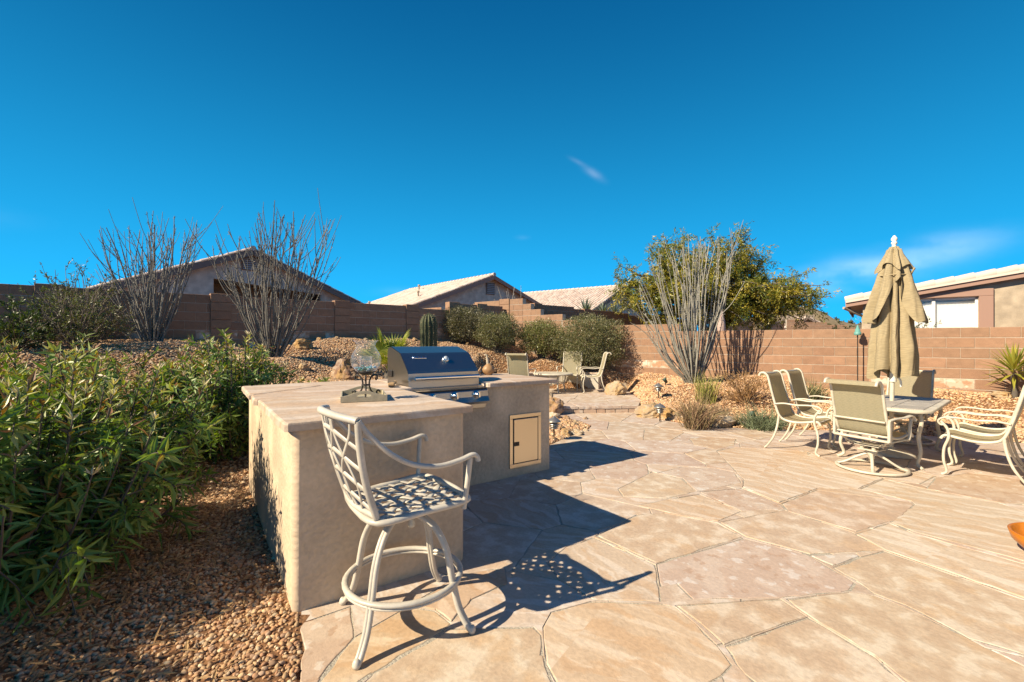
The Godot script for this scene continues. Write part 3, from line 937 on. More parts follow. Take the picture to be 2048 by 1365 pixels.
# the wing of the house the patio belongs to: out of frame on the right; its sunlit wall shows in the steel door and warms the shaded counter fronts
func make_own_house():
	var h := thing("house", "tan stucco wing of the home beside the patio, with a glass sliding door", "house", Vector3(5.0, 0.004, -2.9), atan2(0.819, -0.574) + PI)
	# local x runs back along the wall, local -z is indoors
	var L := 9.0
	var st := mb()
	var door := [3.0, 5.2, 2.1]
	for q in [[0.0, door[0], 0.0, 3.0], [door[1], L, 0.0, 3.0], [door[0], door[1], door[2], 3.0]]:
		bx(st, Vector3((q[0] + q[1]) * 0.5, (q[2] + q[3]) * 0.5, -0.125), Vector3(q[1] - q[0], q[3] - q[2], 0.25))
	bx(st, Vector3(0.125, 1.5, -3.25), Vector3(0.25, 3.0, 6.0))
	part("wall", done(st), M.stucco, h)
	st = mb()
	bx(st, Vector3(L * 0.5, 3.08, -2.9), Vector3(L + 0.4, 0.16, 6.3))
	part("roof", done(st), M.tile[1], h)
	var dr := Node3D.new()
	dr.name = "sliding_door"; h.add_child(dr)
	st = mb()
	for q in [[door[0] + 0.03, 1.05, 0.06, 2.1], [door[1] - 0.03, 1.05, 0.06, 2.1], [4.1, 1.05, 0.08, 2.1], [4.1, 2.07, 2.2, 0.06], [4.1, 0.03, 2.2, 0.06]]:
		bx(st, Vector3(q[0], q[1], -0.12), Vector3(q[2], q[3], 0.06))
	part("frame", done(st), M.white_plastic, dr)
	part("pane", boxm(Vector3(2.1, 2.0, 0.008)), M.glass, dr, Vector3(4.1, 1.05, -0.12))
	part("curtain", boxm(Vector3(2.2, 2.1, 0.02)), M.steel_grey, dr, Vector3(4.1, 1.05, -0.3))
func make_tan_house():
	# low gable end, sunlit; its rake carries one row of large barrel tiles
	var a := at(1692, 598, 14.1)
	var dir := Vector3(0.787, 0, 0.617)
	var h := thing("house", "sunlit tan stucco house with brown window surround and barrel tiles behind the garden wall", "house", Vector3(a.x, 0, a.z), atan2(-0.617, 0.787))
	var pitch := 0.163
	var y0 := a.y
	var L := 7.5
	var st := mb()
	st.set_smooth_group(-1)
	# wall with a window opening, in the plane z = -0.55 of this house
	var wz := -0.14
	var wl := 0.42
	var wx0 := 1.45
	var wx1 := 2.92
	var wy0 := 1.2
	var wy1 := 2.72
	var topy = func(x): return y0 - 0.22 + x * pitch
	var poly := PackedVector2Array([Vector2(wl, -0.5), Vector2(L, -0.5), Vector2(L, topy.call(L)), Vector2(wl, topy.call(wl))])
	var outer: Array = Geometry2D.clip_polygons(poly, PackedVector2Array([Vector2(wx0, wy0), Vector2(wx1, wy0), Vector2(wx1, 9), Vector2(wx0, 9)]))
	outer.append(PackedVector2Array([Vector2(wx0, -0.5), Vector2(wx1, -0.5), Vector2(wx1, wy0), Vector2(wx0, wy0)]))
	outer.append(PackedVector2Array([Vector2(wx0, wy1), Vector2(wx1, wy1), Vector2(wx1, topy.call(wx1)), Vector2(wx0, topy.call(wx0))]))
	for p in outer:
		p = Geometry2D.intersect_polygons(p, poly)
		if p.is_empty(): continue
		p = p[0]
		slab(st, p, wz, wz - 0.2)
	bx(st, Vector3(wl + 0.1, (topy.call(wl) - 0.5) * 0.5, wz - 4.3), Vector3(0.2, topy.call(wl) + 0.5, 8.0))
	for q in [[wx0, 0.12, wy0, wy1], [wx1, 0.12, wy0, wy1]]: bx(st, Vector3(q[0], (q[2] + q[3]) * 0.5, wz - 0.1), Vector3(0.01, q[3] - q[2], 0.19))
	part("wall", done(st), M.tan_wall, h)
	var w := Node3D.new()
	w.name = "window"; h.add_child(w)
	st = mb()
	for q in [[(wx0 + wx1) * 0.5, wy1 + 0.1, wx1 - wx0 + 0.56, 0.2], [wx0 - 0.14, (wy0 + wy1) * 0.5, 0.28, wy1 - wy0], [wx1 + 0.14, (wy0 + wy1) * 0.5, 0.28, wy1 - wy0]]:
		bx(st, Vector3(q[0], q[1], wz + 0.03), Vector3(q[2], q[3], 0.07), Basis.IDENTITY, 0.01)
	part("surround", done(st), M.brown_trim, w)
	var white := mat(lin(.8, .8, .78), 0.5)
	st = mb()
	for q in [[(wx0 + wx1) * 0.5, wy1 - 0.03, wx1 - wx0, 0.06], [wx0 + 0.03, (wy0 + wy1) * 0.5, 0.06, wy1 - wy0], [wx1 - 0.03, (wy0 + wy1) * 0.5, 0.06, wy1 - wy0], [2.02, (wy0 + wy1) * 0.5, 0.07, wy1 - wy0]]:
		bx(st, Vector3(q[0], q[1], wz - 0.08), Vector3(q[2], q[3], 0.05))
	part("frame", done(st), white, w)
	part("pane", boxm(Vector3(wx1 - wx0, wy1 - wy0, 0.006)), M.glass, w, Vector3((wx0 + wx1) * 0.5, (wy0 + wy1) * 0.5, wz - 0.1))
	var x := wx0 + 0.05
	while x < wx1:
		var s := part("blind_slat", boxm(Vector3(0.085, wy1 - wy0 - 0.16, 0.004)), white, w, Vector3(x, (wy0 + wy1) * 0.5 - 0.08, wz - 0.17))
		s.rotation.y = 0.25
		x += 0.08
	part("backing", boxm(Vector3(wx1 - wx0 + 0.2, wy1 - wy0, 0.02)), M.steel_grey, w, Vector3((wx0 + wx1) * 0.5, (wy0 + wy1) * 0.5, wz - 0.24))
	# roof: boards, soffit, tiles
	st = mb()
	var ang := atan(pitch)
	var cx := L * 0.5
	bx(st, Vector3(cx, y0 + cx * pitch - 0.10, -4.0), Vector3(L / cos(ang), 0.06, 8.2), Basis(Vector3.BACK, ang))
	var rf := part("roof", done(st), M.tile[1], h)
	st = mb()
	bx(st, Vector3(cx, y0 + cx * pitch - 0.19, 0.03), Vector3(L / cos(ang), 0.13, 0.05), Basis(Vector3.BACK, ang))
	bx(st, Vector3(0.02, y0 - 0.16, -3.9), Vector3(0.05, 0.2, 7.9))
	part("fascia", done(st), M.brown_trim, h)
	st = mb()
	tube(st, curve([Vector3(-0.05, y0 - 0.28, 0.1), Vector3(0.1, y0 - 0.36, -0.1), Vector3(0.4, y0 - 0.52, -0.38)], 4), 0.04, 8)
	tube(st, PackedVector3Array([Vector3(0.42, y0 - 0.5, -0.42), Vector3(0.44, 0.0, -0.42)]), 0.04, 8)
	part("downpipe", done(st), M.tan_wall, h)
	var t := 0.0
	var tm := tubem(PackedVector3Array([Vector3(-0.02, -0.004, 0), Vector3(0.0, -0.004, 0), Vector3(0.42, 0.012, 0), Vector3(0.44, 0.012, 0)]), [0.10, 0.108, 0.122, 0.116], 14)
	while t < L:
		var o := part("roof_tile", tm, M.tile_pale, rf, Vector3(t, y0 + t * pitch - 0.02, -0.03))
		o.rotation.z = ang
		t += 0.40
	var ch := thing("chimney", "pinkish stucco chimney standing on the tan house roof", "chimney", Vector3(14.85, 0, -12.6), 0.3)
	st = mb()
	bx(st, Vector3(0, 3.7, 0), Vector3(0.75, 1.4, 0.6), Basis.IDENTITY, 0.02)
	part("stack", done(st), M.pink, ch)
	part("cap", lathem([Vector2(0, 4.62), Vector2(.2, 4.6), Vector2(.26, 4.5), Vector2(.26, 4.38)], 12), M.steel_grey, ch)

# ---------- outdoor kitchen (plan: a along the counter front, b away from the patio)
func make_kitchen():
	var k := thing("outdoor_kitchen", "L-shaped tan stucco outdoor kitchen counter with flagstone top", "counter", kitchen_xf.origin, deg_to_rad(35.0))
	var st := mb()
	var body := round_corners(ccw(PackedVector2Array([Vector2(0, 0), Vector2(1.08, 0), Vector2(1.08, 1.37), Vector2(2.99, 1.37), Vector2(2.99, 2.43), Vector2(0, 2.43)])), 0.03)
	prism(st, crisp(body), -0.06, 1.011, 0.0, null, true)
	part("stucco_base", done(st), M.stucco, k)
	var slabs := [
		[[[-.05, -.06], [.5, -.05], [1.13, -.035], [1.115, .5], [1.12, 1.2], [.6, 1.15], [-.05, 1.16]], "b", [.98, .94, .92], 1.060],
		[[[-.075, 1.175], [.6, 1.165], [1.12, 1.215], [1.125, 1.34], [1.262, 1.335], [1.262, 2.11], [.62, 2.08], [.3, 1.82], [-.06, 1.55]], "b", [.94, .88, .86], 1.056],
		[[[-.07, 1.57], [.3, 1.84], [.6, 2.095], [1.262, 2.125], [1.26, 2.47], [.6, 2.5], [-.06, 2.47]], "b", [.95, .90, .88], 1.056],
		[[[1.275, 2.125], [2.09, 2.125], [2.09, 2.47], [1.275, 2.48]], "a", [.95, .92, .92], 1.056],
		[[[2.1, 1.325], [2.5, 1.31], [3.06, 1.315], [3.05, 1.9], [3.03, 2.3], [2.93, 2.46], [2.1, 2.47]], "b", [.93, .87, .85], 1.056]]
	for s in slabs:
		var p := PackedVector2Array()
		for q in s[0]: p.append(Vector2(q[0], q[1]))
		p = round_corners(ccw(p), 0.02)
		st = mb()
		prism(st, wobble(p, 0.09, 0.003), 1.012, s[3], 0.012, Color(s[2][0], s[2][1], s[2][2]), false, 0.3, 0.6, Vector2(R(0, 1), R(0, 1)))
		st.generate_normals(); st.generate_tangents()
		part("countertop_slab", st.commit(), M["flag_" + s[1]], k)
	part("slab_joint", boxm(Vector3(1.1, 0.04, 1.35)), M.mortar, k, Vector3(0.6, 1.029, -1.68))
	# steel access door in the front of the long run: pixels 1018-1081 across, 823-937 down
	var d := Node3D.new()
	d.name = "access_door"; k.add_child(d)
	d.position = Vector3(2.612, 0.39, -1.37)
	var W := 0.44
	var H := 0.59
	st = mb()
	for q in [[0, H * .5 - .022, W, .044], [0, -H * .5 + .022, W, .044], [-W * .5 + .022, 0, .044, H - .088], [W * .5 - .022, 0, .044, H - .088]]:
		bx(st, Vector3(q[0], q[1], 0.006), Vector3(q[2], q[3], 0.016), Basis.IDENTITY, 0.003)
	part("frame", done(st), M.steel_door, d)
	part("recess", boxm(Vector3(W - .09, H - .09, 0.006)), M.black, d, Vector3(0, 0, 0.001))
	part("panel", boxm(Vector3(W - .106, H - .106, 0.016), 0.004), M.steel_door, d, Vector3(0.003, -0.002, 0.008))
	part("latch", boxm(Vector3(0.07, 0.045, 0.006), 0.001), M.black, d, Vector3(-.13, -.03, 0.0185))
	part("latch_tongue", boxm(Vector3(0.03, 0.03, 0.006), 0.001), M.iron, d, Vector3(-.12, -.03, 0.021))

func make_grill():
	var g := thing("gas_grill", "built-in stainless steel gas grill with closed hood on the counter", "grill", kitchen_xf * Vector3(1.675, 1.006, -1.37), deg_to_rad(35.0))
	var hw := 0.395
	# hood side outline (forward s, up y), forward is +z
	var prof := [Vector2(-.70, .03), Vector2(-.70, .39), Vector2(-.68, .42), Vector2(-.64, .432), Vector2(-.58, .43), Vector2(-.345, .37), Vector2(-.315, .35), Vector2(-.145, .20), Vector2(-.125, .17), Vector2(-.11, .03)]
	var st := mb()
	for i in prof.size() - 1:
		st.set_smooth_group(1 if i in [1, 2, 3] else -1)
		var a: Vector2 = prof[i]
		var b: Vector2 = prof[i + 1]
		quad(st, Vector3(-hw, a.y, a.x), Vector3(-hw, b.y, b.x), Vector3(hw, b.y, b.x), Vector3(hw, a.y, a.x))
	var hood := part("hood", done(st), M.steel, g)
	for s in [-1, 1]:
		st = mb()
		var p2 := PackedVector2Array()
		for q in prof: p2.append(q + Vector2(0, -0.004) if q.y > .1 else q)
		var ids := Geometry2D.triangulate_polygon(p2)
		st.set_smooth_group(-1)
		for x in [s * (hw + 0.004), s * (hw - 0.02)]:
			for i in range(0, ids.size(), 3): tri(st, Vector3(x, p2[ids[i]].y, p2[ids[i]].x), Vector3(x, p2[ids[i + 1]].y, p2[ids[i + 1]].x), Vector3(x, p2[ids[i + 2]].y, p2[ids[i + 2]].x))
		for i in p2.size():
			var a := p2[i]
			var b := p2[(i + 1) % p2.size()]
			quad(st, Vector3(s * (hw + .004), a.y, a.x), Vector3(s * (hw + .004), b.y, b.x), Vector3(s * (hw - .02), b.y, b.x), Vector3(s * (hw - .02), a.y, a.x))
		var e := part("hood_end", done(st), M.steel, g)
		part("hinge", boxm(Vector3(0.02, 0.07, 0.12), 0.006), M.iron, e, Vector3(s * (hw + .012), 0.15, -.60))
	st = mb()
	tube(st, PackedVector3Array([Vector3(-.36, .125, -.045), Vector3(.36, .125, -.045)]), 0.019, 14)
	for s in [-1, 1]: tube(st, PackedVector3Array([Vector3(s * .33, .115, -.12), Vector3(s * .33, .123, -.045)]), 0.012, 8)
	part("handle", done(st), M.chrome, hood)
	st = mb()
	var nb := Basis(Vector3.RIGHT, deg_to_rad(48.6))
	var th := part("thermometer", lathem([Vector2(0, .03), Vector2(.028, .028), Vector2(.036, .02), Vector2(.036, 0)], 20), M.chrome, hood, Vector3(.07, .296, -.254))
	th.basis = nb
	part("dial", lathem([Vector2(0, .0335), Vector2(.024, .0325), Vector2(.026, .028)], 18), M.dial, th)
	# maker's plate: long oval with a pointed left end and raised letters
	var bp := part("badge", boxm(Vector3(0.13, 0.006, 0.030), 0.0025), M.chrome, hood, Vector3(-.20, .325, -.282))
	bp.basis = nb
	var tip := part("badge_tip", lathem([Vector2(0, .003), Vector2(.016, .002), Vector2(.016, -.003)], 16, Vector3(1.3, 1, .95)), M.chrome, bp, Vector3(-.066, 0, 0))
	for q in [[-.045, .006, .010], [-.012, .030, .008], [.035, .034, .008]]: part("badge_mark", boxm(Vector3(q[1], .002, q[2])), M.iron, bp, Vector3(q[0], .0035, -.004))
	# firebox rim and sloping control panel
	st = mb()
	bx(st, Vector3(0, 0.015, -.38), Vector3(.80, 0.03, .70), Basis.IDENTITY, 0.004)
	bx(st, Vector3(0, -0.015, -.035), Vector3(.80, 0.03, .09))
	part("firebox_rim", done(st), M.steel, g)
	st = mb()
	st.set_smooth_group(-1)
	var cp := [Vector2(-.05, .0), Vector2(.055, -.002), Vector2(.075, -.02), Vector2(.085, -.075), Vector2(.115, -.125), Vector2(.10, -.15), Vector2(.035, -.155), Vector2(.03, -.20), Vector2(-.05, -.20)]
	for i in cp.size():
		var a: Vector2 = cp[i]
		var b: Vector2 = cp[(i + 1) % cp.size()]
		quad(st, Vector3(-hw, a.y, a.x), Vector3(-hw, b.y, b.x), Vector3(hw, b.y, b.x), Vector3(hw, a.y, a.x))
	for x in [-hw, hw]:
		var ids := Geometry2D.triangulate_polygon(PackedVector2Array(cp))
		for i in range(0, ids.size(), 3): tri(st, Vector3(x, cp[ids[i]].y, cp[ids[i]].x), Vector3(x, cp[ids[i + 1]].y, cp[ids[i + 1]].x), Vector3(x, cp[ids[i + 2]].y, cp[ids[i + 2]].x))
	var panel := part("control_panel", done(st), M.steel, g)
	part("panel_gap", boxm(Vector3(.78, .012, .02)), M.black, g, Vector3(0, .004, .052))
	for x in [-.24, .0, .25]:
		var kn := part("knob", lathem([Vector2(0, .045), Vector2(.012, .045), Vector2(.018, .035), Vector2(.022, .012), Vector2(.032, .008), Vector2(.032, 0)], 16), M.chrome, panel, Vector3(x, -.055, .083))
		kn.basis = Basis(Vector3.RIGHT, PI * 0.47).scaled_local(Vector3.ONE * 1.3)
		part("knob_grip", boxm(Vector3(0.010, 0.02, 0.045), 0.002), M.chrome, kn, Vector3(0, .045, 0))
	# brush and tongs lying left of the hood
	var br := thing("grill_brush", "wooden-handled grill brush lying beside the grill hood", "brush", kitchen_xf * Vector3(1.20, 1.06, -1.66), deg_to_rad(35.0 + 62.0))
	st = mb()
	tube(st, PackedVector3Array([Vector3(0.0, .022, 0), Vector3(.06, .024, 0), Vector3(.075, .022, 0)]), [0.016, 0.018, .014], 10)
	tube(st, PackedVector3Array([Vector3(-.16, .022, 0), Vector3(-.08, .022, 0)]), 0.014, 8)
	part("handle", done(st), M.pale_wood, br)
	part("grip_band", tubem(PackedVector3Array([Vector3(-.08, .022, 0), Vector3(0, .022, 0)]), 0.016, 10), M.black, br)
	part("head", boxm(Vector3(.10, .025, .06), .006), M.pale_wood, br, Vector3(-.20, .03, 0))
	part("bristles", boxm(Vector3(.09, .03, .05), .003), M.iron, br, Vector3(-.20, .0165, 0))

func make_ornaments():
	# tray with arched ends
	var fr := gp(729, 804, 1.062)
	var t := thing("serving_tray", "cream wooden tray with arched ends under the glass hurricane vase", "tray", fr + Vector3(-.075, .001, -.2), deg_to_rad(20.0))
	var st := mb()
	for z in [-.2, .2]:
		st = mb()
		var o := PackedVector2Array()
		for i in 17:
			var x := -.16 + .32 * i / 16.0
			o.append(Vector2(x, .042 + .034 * pow(cos(x / .16 * PI * .5), 2.0)))
		o.append(Vector2(.16, 0)); o.append(Vector2(-.16, 0))
		var hole := PackedVector2Array()
		for i in 14: hole.append(Vector2(cos(TAU * i / 14) * .05, .042 + sin(TAU * i / 14) * .013))
		var halves := []
		for s in [-1, 1]:
			var box := ccw(PackedVector2Array([Vector2(0, -1), Vector2(s, -1), Vector2(s, 1), Vector2(0, 1)]))
			for q in Geometry2D.intersect_polygons(ccw(o.duplicate()), box): halves.append_array(Geometry2D.clip_polygons(q, ccw(hole.duplicate())))
		st.set_smooth_group(-1)
		for q in halves:
			var ids := Geometry2D.triangulate_polygon(q)
			for dz in [-.007, .007]:
				for i in range(0, ids.size(), 3): tri(st, Vector3(q[ids[i]].x, q[ids[i]].y, z + dz), Vector3(q[ids[i + 1]].x, q[ids[i + 1]].y, z + dz), Vector3(q[ids[i + 2]].x, q[ids[i + 2]].y, z + dz))
			for i in q.size():
				var a: Vector2 = q[i]
				var b: Vector2 = q[(i + 1) % q.size()]
				if abs(a.x) < 1e-4 and abs(b.x) < 1e-4: continue
				quad(st, Vector3(a.x, a.y, z - .007), Vector3(b.x, b.y, z - .007), Vector3(b.x, b.y, z + .007), Vector3(a.x, a.y, z + .007))
		part("end_board", done(st), M.tray, t)
	for x in [-.154, .154]: part("side_board", boxm(Vector3(.012, .042, .384), .002), M.tray, t, Vector3(x, .021, 0))
	part("bottom", boxm(Vector3(.295, .008, .384)), M.tray, t, Vector3(0, .005, 0))
	# hurricane vase on scrolled iron stand
	var v := thing("hurricane_vase", "clear glass hurricane vase with glass beads on scrolled black iron stand", "vase", t.position + Vector3(.03, .010, .03), 0.3)
	st = mb()
	for k in 3:
		var b := Basis(Vector3.UP, TAU * k / 3.0 + 0.5)
		var pts := []
		for i in 9: pts.append(b * Vector3(.105 + cos(PI * 1.5 - i * .62) * .020 * (1 - i * .07), .035 + sin(PI * 1.5 - i * .62) * .020 * (1 - i * .07), 0))
		pts.reverse()
		var leg := [b * Vector3(.09, .014, 0), b * Vector3(.045, .045, 0), b * Vector3(.027, .095, 0), b * Vector3(.035, .14, 0), b * Vector3(.06, .165, 0), b * Vector3(.085, .165, 0), b * Vector3(.095, .148, 0), b * Vector3(.088, .132, 0), b * Vector3(.076, .137, 0)]
		for q in leg: pts.append(q)
		tube(st, curve(pts, 3), 0.0065, 7)
	part("iron_stand", done(st), M.iron, v)
	st = mb()
	tube(st, circle(Vector3(0, .095, 0), .03, 16), .005, 6, 1.0, true)
	part("ring", done(st), M.iron, v)
	part("cup", lathem([Vector2(0, .172), Vector2(.03, .172), Vector2(.05, .182), Vector2(.062, .2), Vector2(.058, .2), Vector2(.045, .186), Vector2(0, .178)], 20), M.iron, v)
	var bulb := [Vector2(0, .186), Vector2(.04, .188), Vector2(.075, .205), Vector2(.105, .245), Vector2(.113, .285), Vector2(.108, .315), Vector2(.09, .348), Vector2(.073, .375), Vector2(.068, .392), Vector2(.071, .408), Vector2(.082, .423), Vector2(.096, .432)]
	part("glass_globe", lathem(bulb, 36), M.glass, v)
	part("candle_glass", lathem([Vector2(0, .226), Vector2(.045, .226), Vector2(.045, .315), Vector2(.0465, .315)], 24), M.glass, v)
	st = mb()
	var beads := []
	for c in [[.10, .30, .34], [.05, .18, .14], [.45, .55, .58], [.08, .22, .40]]:
		var b := mat(lin(c[0], c[1], c[2]), 0.08)
		beads.append(b)
	for i in 60:
		var a := R(0, TAU)
		var r := sqrt(R(0, 1)) * .078
		var y: float = .2 + r * r * 4.0 + R(0, .012)
		part("glass_bead", bead_mesh(), beads[i % 4], v, Vector3(cos(a) * r, y, sin(a) * r))
	# gourd birds and a stone figure at the back of the counter
	var gm := tex(mat(lin(.42, .24, .11), .5), M.mottle_t, null, 6.0)
	var gpale := tex(mat(lin(.55, .47, .36), .6), M.mottle_t, null, 6.0)
	var p := kit(2.72, 2.32, 1.058)
	var go := thing("gourd_bird", "brown gourd bird with a long pale upright neck on the counter", "ornament", p, 0.0)
	part("body", lathem([Vector2(0, 0), Vector2(.05, .004), Vector2(.085, .04), Vector2(.088, .075), Vector2(.065, .115), Vector2(.035, .14), Vector2(.02, .155), Vector2(0, .16)], 22, Vector3(1.0, 1, .85)), gm, go)
	part("neck", tubem(curve([Vector3(-.005, .13, 0), Vector3(-.012, .18, 0), Vector3(-.018, .23, 0), Vector3(-.025, .262, 0), Vector3(-.045, .275, 0), Vector3(-.055, .262, 0)], 4), [.022, .007], 10), gpale, go)
	go.scale = Vector3.ONE * 0.96
	p = kit(2.50, 2.25, 1.058)
	var g2_ := thing("gourd_bird", "small reclining gourd bird beside the long-necked one", "ornament", p, 0.3)
	part("body", lathem([Vector2(0, 0), Vector2(.03, .003), Vector2(.05, .028), Vector2(.045, .055), Vector2(.022, .08), Vector2(0, .09)], 18, Vector3(1.1, .8, .8)), gm, g2_)
	part("neck", tubem(curve([Vector3(.02, .05, 0), Vector3(.045, .085, 0), Vector3(.055, .115, 0)], 4), [.018, .006], 8), gm, g2_)
	p = kit(2.44, 2.4, 1.058)
	var fg := thing("stone_figure", "dark mottled stone figure of stacked rounded forms behind the gourds", "ornament", p, 0.0)
	var fm := tex(mat(lin(.17, .13, .095), .55), M.speck_t, M.fine_n, 8.0)
	part("base", lathem([Vector2(0, 0), Vector2(.06, .0), Vector2(.062, .03), Vector2(.04, .045), Vector2(0, .045)], 18), fm, fg)
	part("belly", lathem([Vector2(0, .04), Vector2(.05, .045), Vector2(.085, .09), Vector2(.07, .135), Vector2(.03, .155), Vector2(0, .155)], 20), fm, fg)
	part("head", lathem([Vector2(0, .148), Vector2(.035, .152), Vector2(.055, .18), Vector2(.04, .205), Vector2(0, .212)], 18), fm, fg)
	part("top_knob", lathem([Vector2(0, .205), Vector2(.02, .208), Vector2(.026, .22), Vector2(.015, .235), Vector2(0, .238)], 14), fm, fg)
	fg.scale = Vector3.ONE * 0.95
	p = kit(2.62, 2.42, 1.058)
	solo("tea_light_cup", lathem([Vector2(0, 0), Vector2(.03, 0), Vector2(.034, .05), Vector2(.03, .05), Vector2(.027, .006), Vector2(0, .006)], 18), M.chrome, "small silver tin cup standing between the gourds", "cup", p)
	# orange bowl at the edge of the patio
	var bw := thing("planter_bowl", "shallow orange glazed bowl with green glass ball on the flagstones", "bowl", Vector3(3.80, 0.004, -3.11))
	part("bowl", lathem([Vector2(0, .0), Vector2(.15, .0), Vector2(.2, .02), Vector2(.262, .085), Vector2(.28, .145), Vector2(.27, .150), Vector2(.258, .14), Vector2(.24, .09), Vector2(.19, .04), Vector2(0, .035)], 40), tex(mat(lin(.62, .20, .012), .25), M.mottle_t, null, 2.0), bw)
	var ball := part("glass_ball", lathem([Vector2(0, 0), Vector2(.07, .012), Vector2(.11, .06), Vector2(.12, .10), Vector2(.1, .155), Vector2(.05, .195), Vector2(0, .2)], 24), mat(lin(.25, .35, .28), .12), bw, Vector3(-.08, .03, .04))
	ball.scale = Vector3.ONE * 0.75
var bead_m: ArrayMesh
func bead_mesh() -> ArrayMesh:
	if bead_m == null:
		var st := mb()
		lathe(st, [Vector2(0, -.006), Vector2(.010, -.003), Vector2(.011, .001), Vector2(.006, .006), Vector2(0, .007)], 8)
		bead_m = done(st)
	return bead_m

# ---------- bar stool
func make_stool():
	var c := Vector3(-.585, 0.002, -2.465)
	var s := thing("bar_stool", "off-white cast metal swivel bar stool with woven lattice seat", "stool", c, face(.80, .60))
	# local: right +x, forward -z
	var m = M.stool_metal
	var hub := .575
	for k in 4:
		var b := Basis(Vector3.UP, TAU * k / 4.0 + deg_to_rad(34.5))
		var pts := curve([b * Vector3(.03, hub, 0), b * Vector3(.10, hub - .012, 0), b * Vector3(.19, hub - .065, 0), b * Vector3(.255, .40, 0), b * Vector3(.29, .25, 0), b * Vector3(.325, .12, 0), b * Vector3(.375, .035, 0), b * Vector3(.405, .012, 0)], 5)
		var st := mb()
		var tang: Vector3 = b * Vector3(0, 0, 1)
		for o in [-.0085, .0085]:
			var q := PackedVector3Array()
			for p in pts: q.append(p + tang * o)
			tube(st, q, .0125, 8, 1.15)
		var leg := part("leg", done(st), m, s)
		part("foot", lathem([Vector2(0, -.012), Vector2(.017, -.012), Vector2(.021, .0), Vector2(.018, .014), Vector2(.012, .024), Vector2(0, .028)], 14), m, leg, b * Vector3(.40, .011, 0))
	var st := mb()
	tube(st, circle(Vector3(0, .238, 0), .302, 40), .017, 10, .75, true)
	tube(st, circle(Vector3(0, .218, 0), .300, 40), .012, 8, .75, true)
	part("foot_ring", done(st), m, s)
	part("swivel_plate", lathem([Vector2(0, .615), Vector2(.10, .615), Vector2(.10, .605), Vector2(.045, .595), Vector2(.045, .56), Vector2(.02, .545), Vector2(0, .545)], 24), m, s)
	part("tension_knob", lathem([Vector2(0, .49), Vector2(.016, .495), Vector2(.02, .51), Vector2(.012, .53), Vector2(.008, .56), Vector2(0, .56)], 14), M.cream_metal, s, Vector3(.03, 0, -.03))
	# seat
	var outline := PackedVector2Array()      # (x, forward)
	for q in [[-.235, -.23], [-.26, .0], [-.275, .20], [-.22, .255], [0, .275], [.22, .255], [.275, .20], [.26, .0], [.235, -.23], [0, -.255]]: outline.append(Vector2(q[0], q[1]))
	var ring := []
	for q in outline: ring.append(Vector3(q.x, .652 + .012 * (q.y / .25), -q.y))
	ring.append(ring[0])
	st = mb()
	var rc := curve(ring, 4)
	rc.remove_at(rc.size() - 1)
	tube(st, rc, .021, 8, .8, true)
	for a in [[-.1, -.1], [.1, .1]]: bar(st, Vector3(a[0], .625, .22), Vector3(a[1], .625, -.22), .03, .012)
	part("seat_frame", done(st), m, s)
	for dirn in 2:
		var u := Vector2(1, 1).normalized() if dirn == 0 else Vector2(1, -1).normalized()
		var w := Vector2(-u.y, u.x)
		var k := -6
		while k <= 6:
			var o := w * (k * .060 + .01)
			var seg := Geometry2D.intersect_polyline_with_polygon(PackedVector2Array([o - u * .6, o + u * .6]), outline)
			if seg.size() and seg[0].size() > 1:
				var a: Vector2 = seg[0][0]
				var b: Vector2 = seg[0][seg[0].size() - 1]
				if a.distance_to(b) > .06:
					var pts := PackedVector3Array()
					var n := int(max(4, a.distance_to(b) / .02))
					for i in n + 1:
						var q := a.lerp(b, float(i) / n)
						var along := q.dot(u)
						var wv := cos((along / .060 + k + dirn) * PI) * .0045
						pts.append(Vector3(q.x, .655 - .010 * (1.0 - pow(q.length() / .3, 2.0)) + wv, -q.y))
					part("seat_strap", tubem(pts, .0180, 8, .22, false, Vector3.UP), m, s)
			k += 1
	# back: uprights lean out, lattice between, top rail running down into the arms
	var bp = func(x: float, h: float):        # x -1..1 across, h 0..1 up
		return Vector3(x * lerpf(.225, .262, h), lerpf(.66, 1.135 + .02 * cos(x * PI * .5), h), .235 + .15 * h + .02 * sin(h * PI) - .05 * x * x * h + (1 - x * x) * .03)
	for x in [-1.0, 1.0]:
		var pts := []
		for i in 7: pts.append(bp.call(x, i / 6.0))
		part("back_upright", tubem(curve(pts, 3), .017, 8, 1.0), m, s)
	for k in 3:                        # crossing bowed slats and arched bars make the curved lattice
		for bow in [-1.0, 1.0]:
			var pts := []
			var x0: float = [-.5, 0.0, .5][k]
			for i in 9:
				var h := i / 8.0
				pts.append(bp.call(clampf(x0 * lerpf(.8, 1.15, h) + bow * .26 * sin(h * PI * 1.5 + .3), -.97, .97), .02 + h * .97))
			part("back_slat", tubem(curve(pts, 3), .0115, 8, .42, false, Vector3.BACK), m, s)
	for k in 4:
		var pts := []
		for i in 9:
			var x := -1.0 + 2.0 * i / 8.0
			pts.append(bp.call(x, clampf(.06 + k * .215 + .15 * cos(x * PI * .5), 0.02, .985)))
		part("back_arc", tubem(curve(pts, 3), .0125, 8, .42, false, Vector3.BACK), m, s)
	var lower := []
	for i in 5: lower.append(bp.call(-1.0 + i * .5, .03))
	part("back_rail", tubem(curve(lower, 3), .016, 8), m, s)
	var top := []
	for i in 7: top.append(bp.call(-1.0 + i / 3.0, 1.0))
	part("top_rail", tubem(curve(top, 3), .02, 10, .9), m, s)
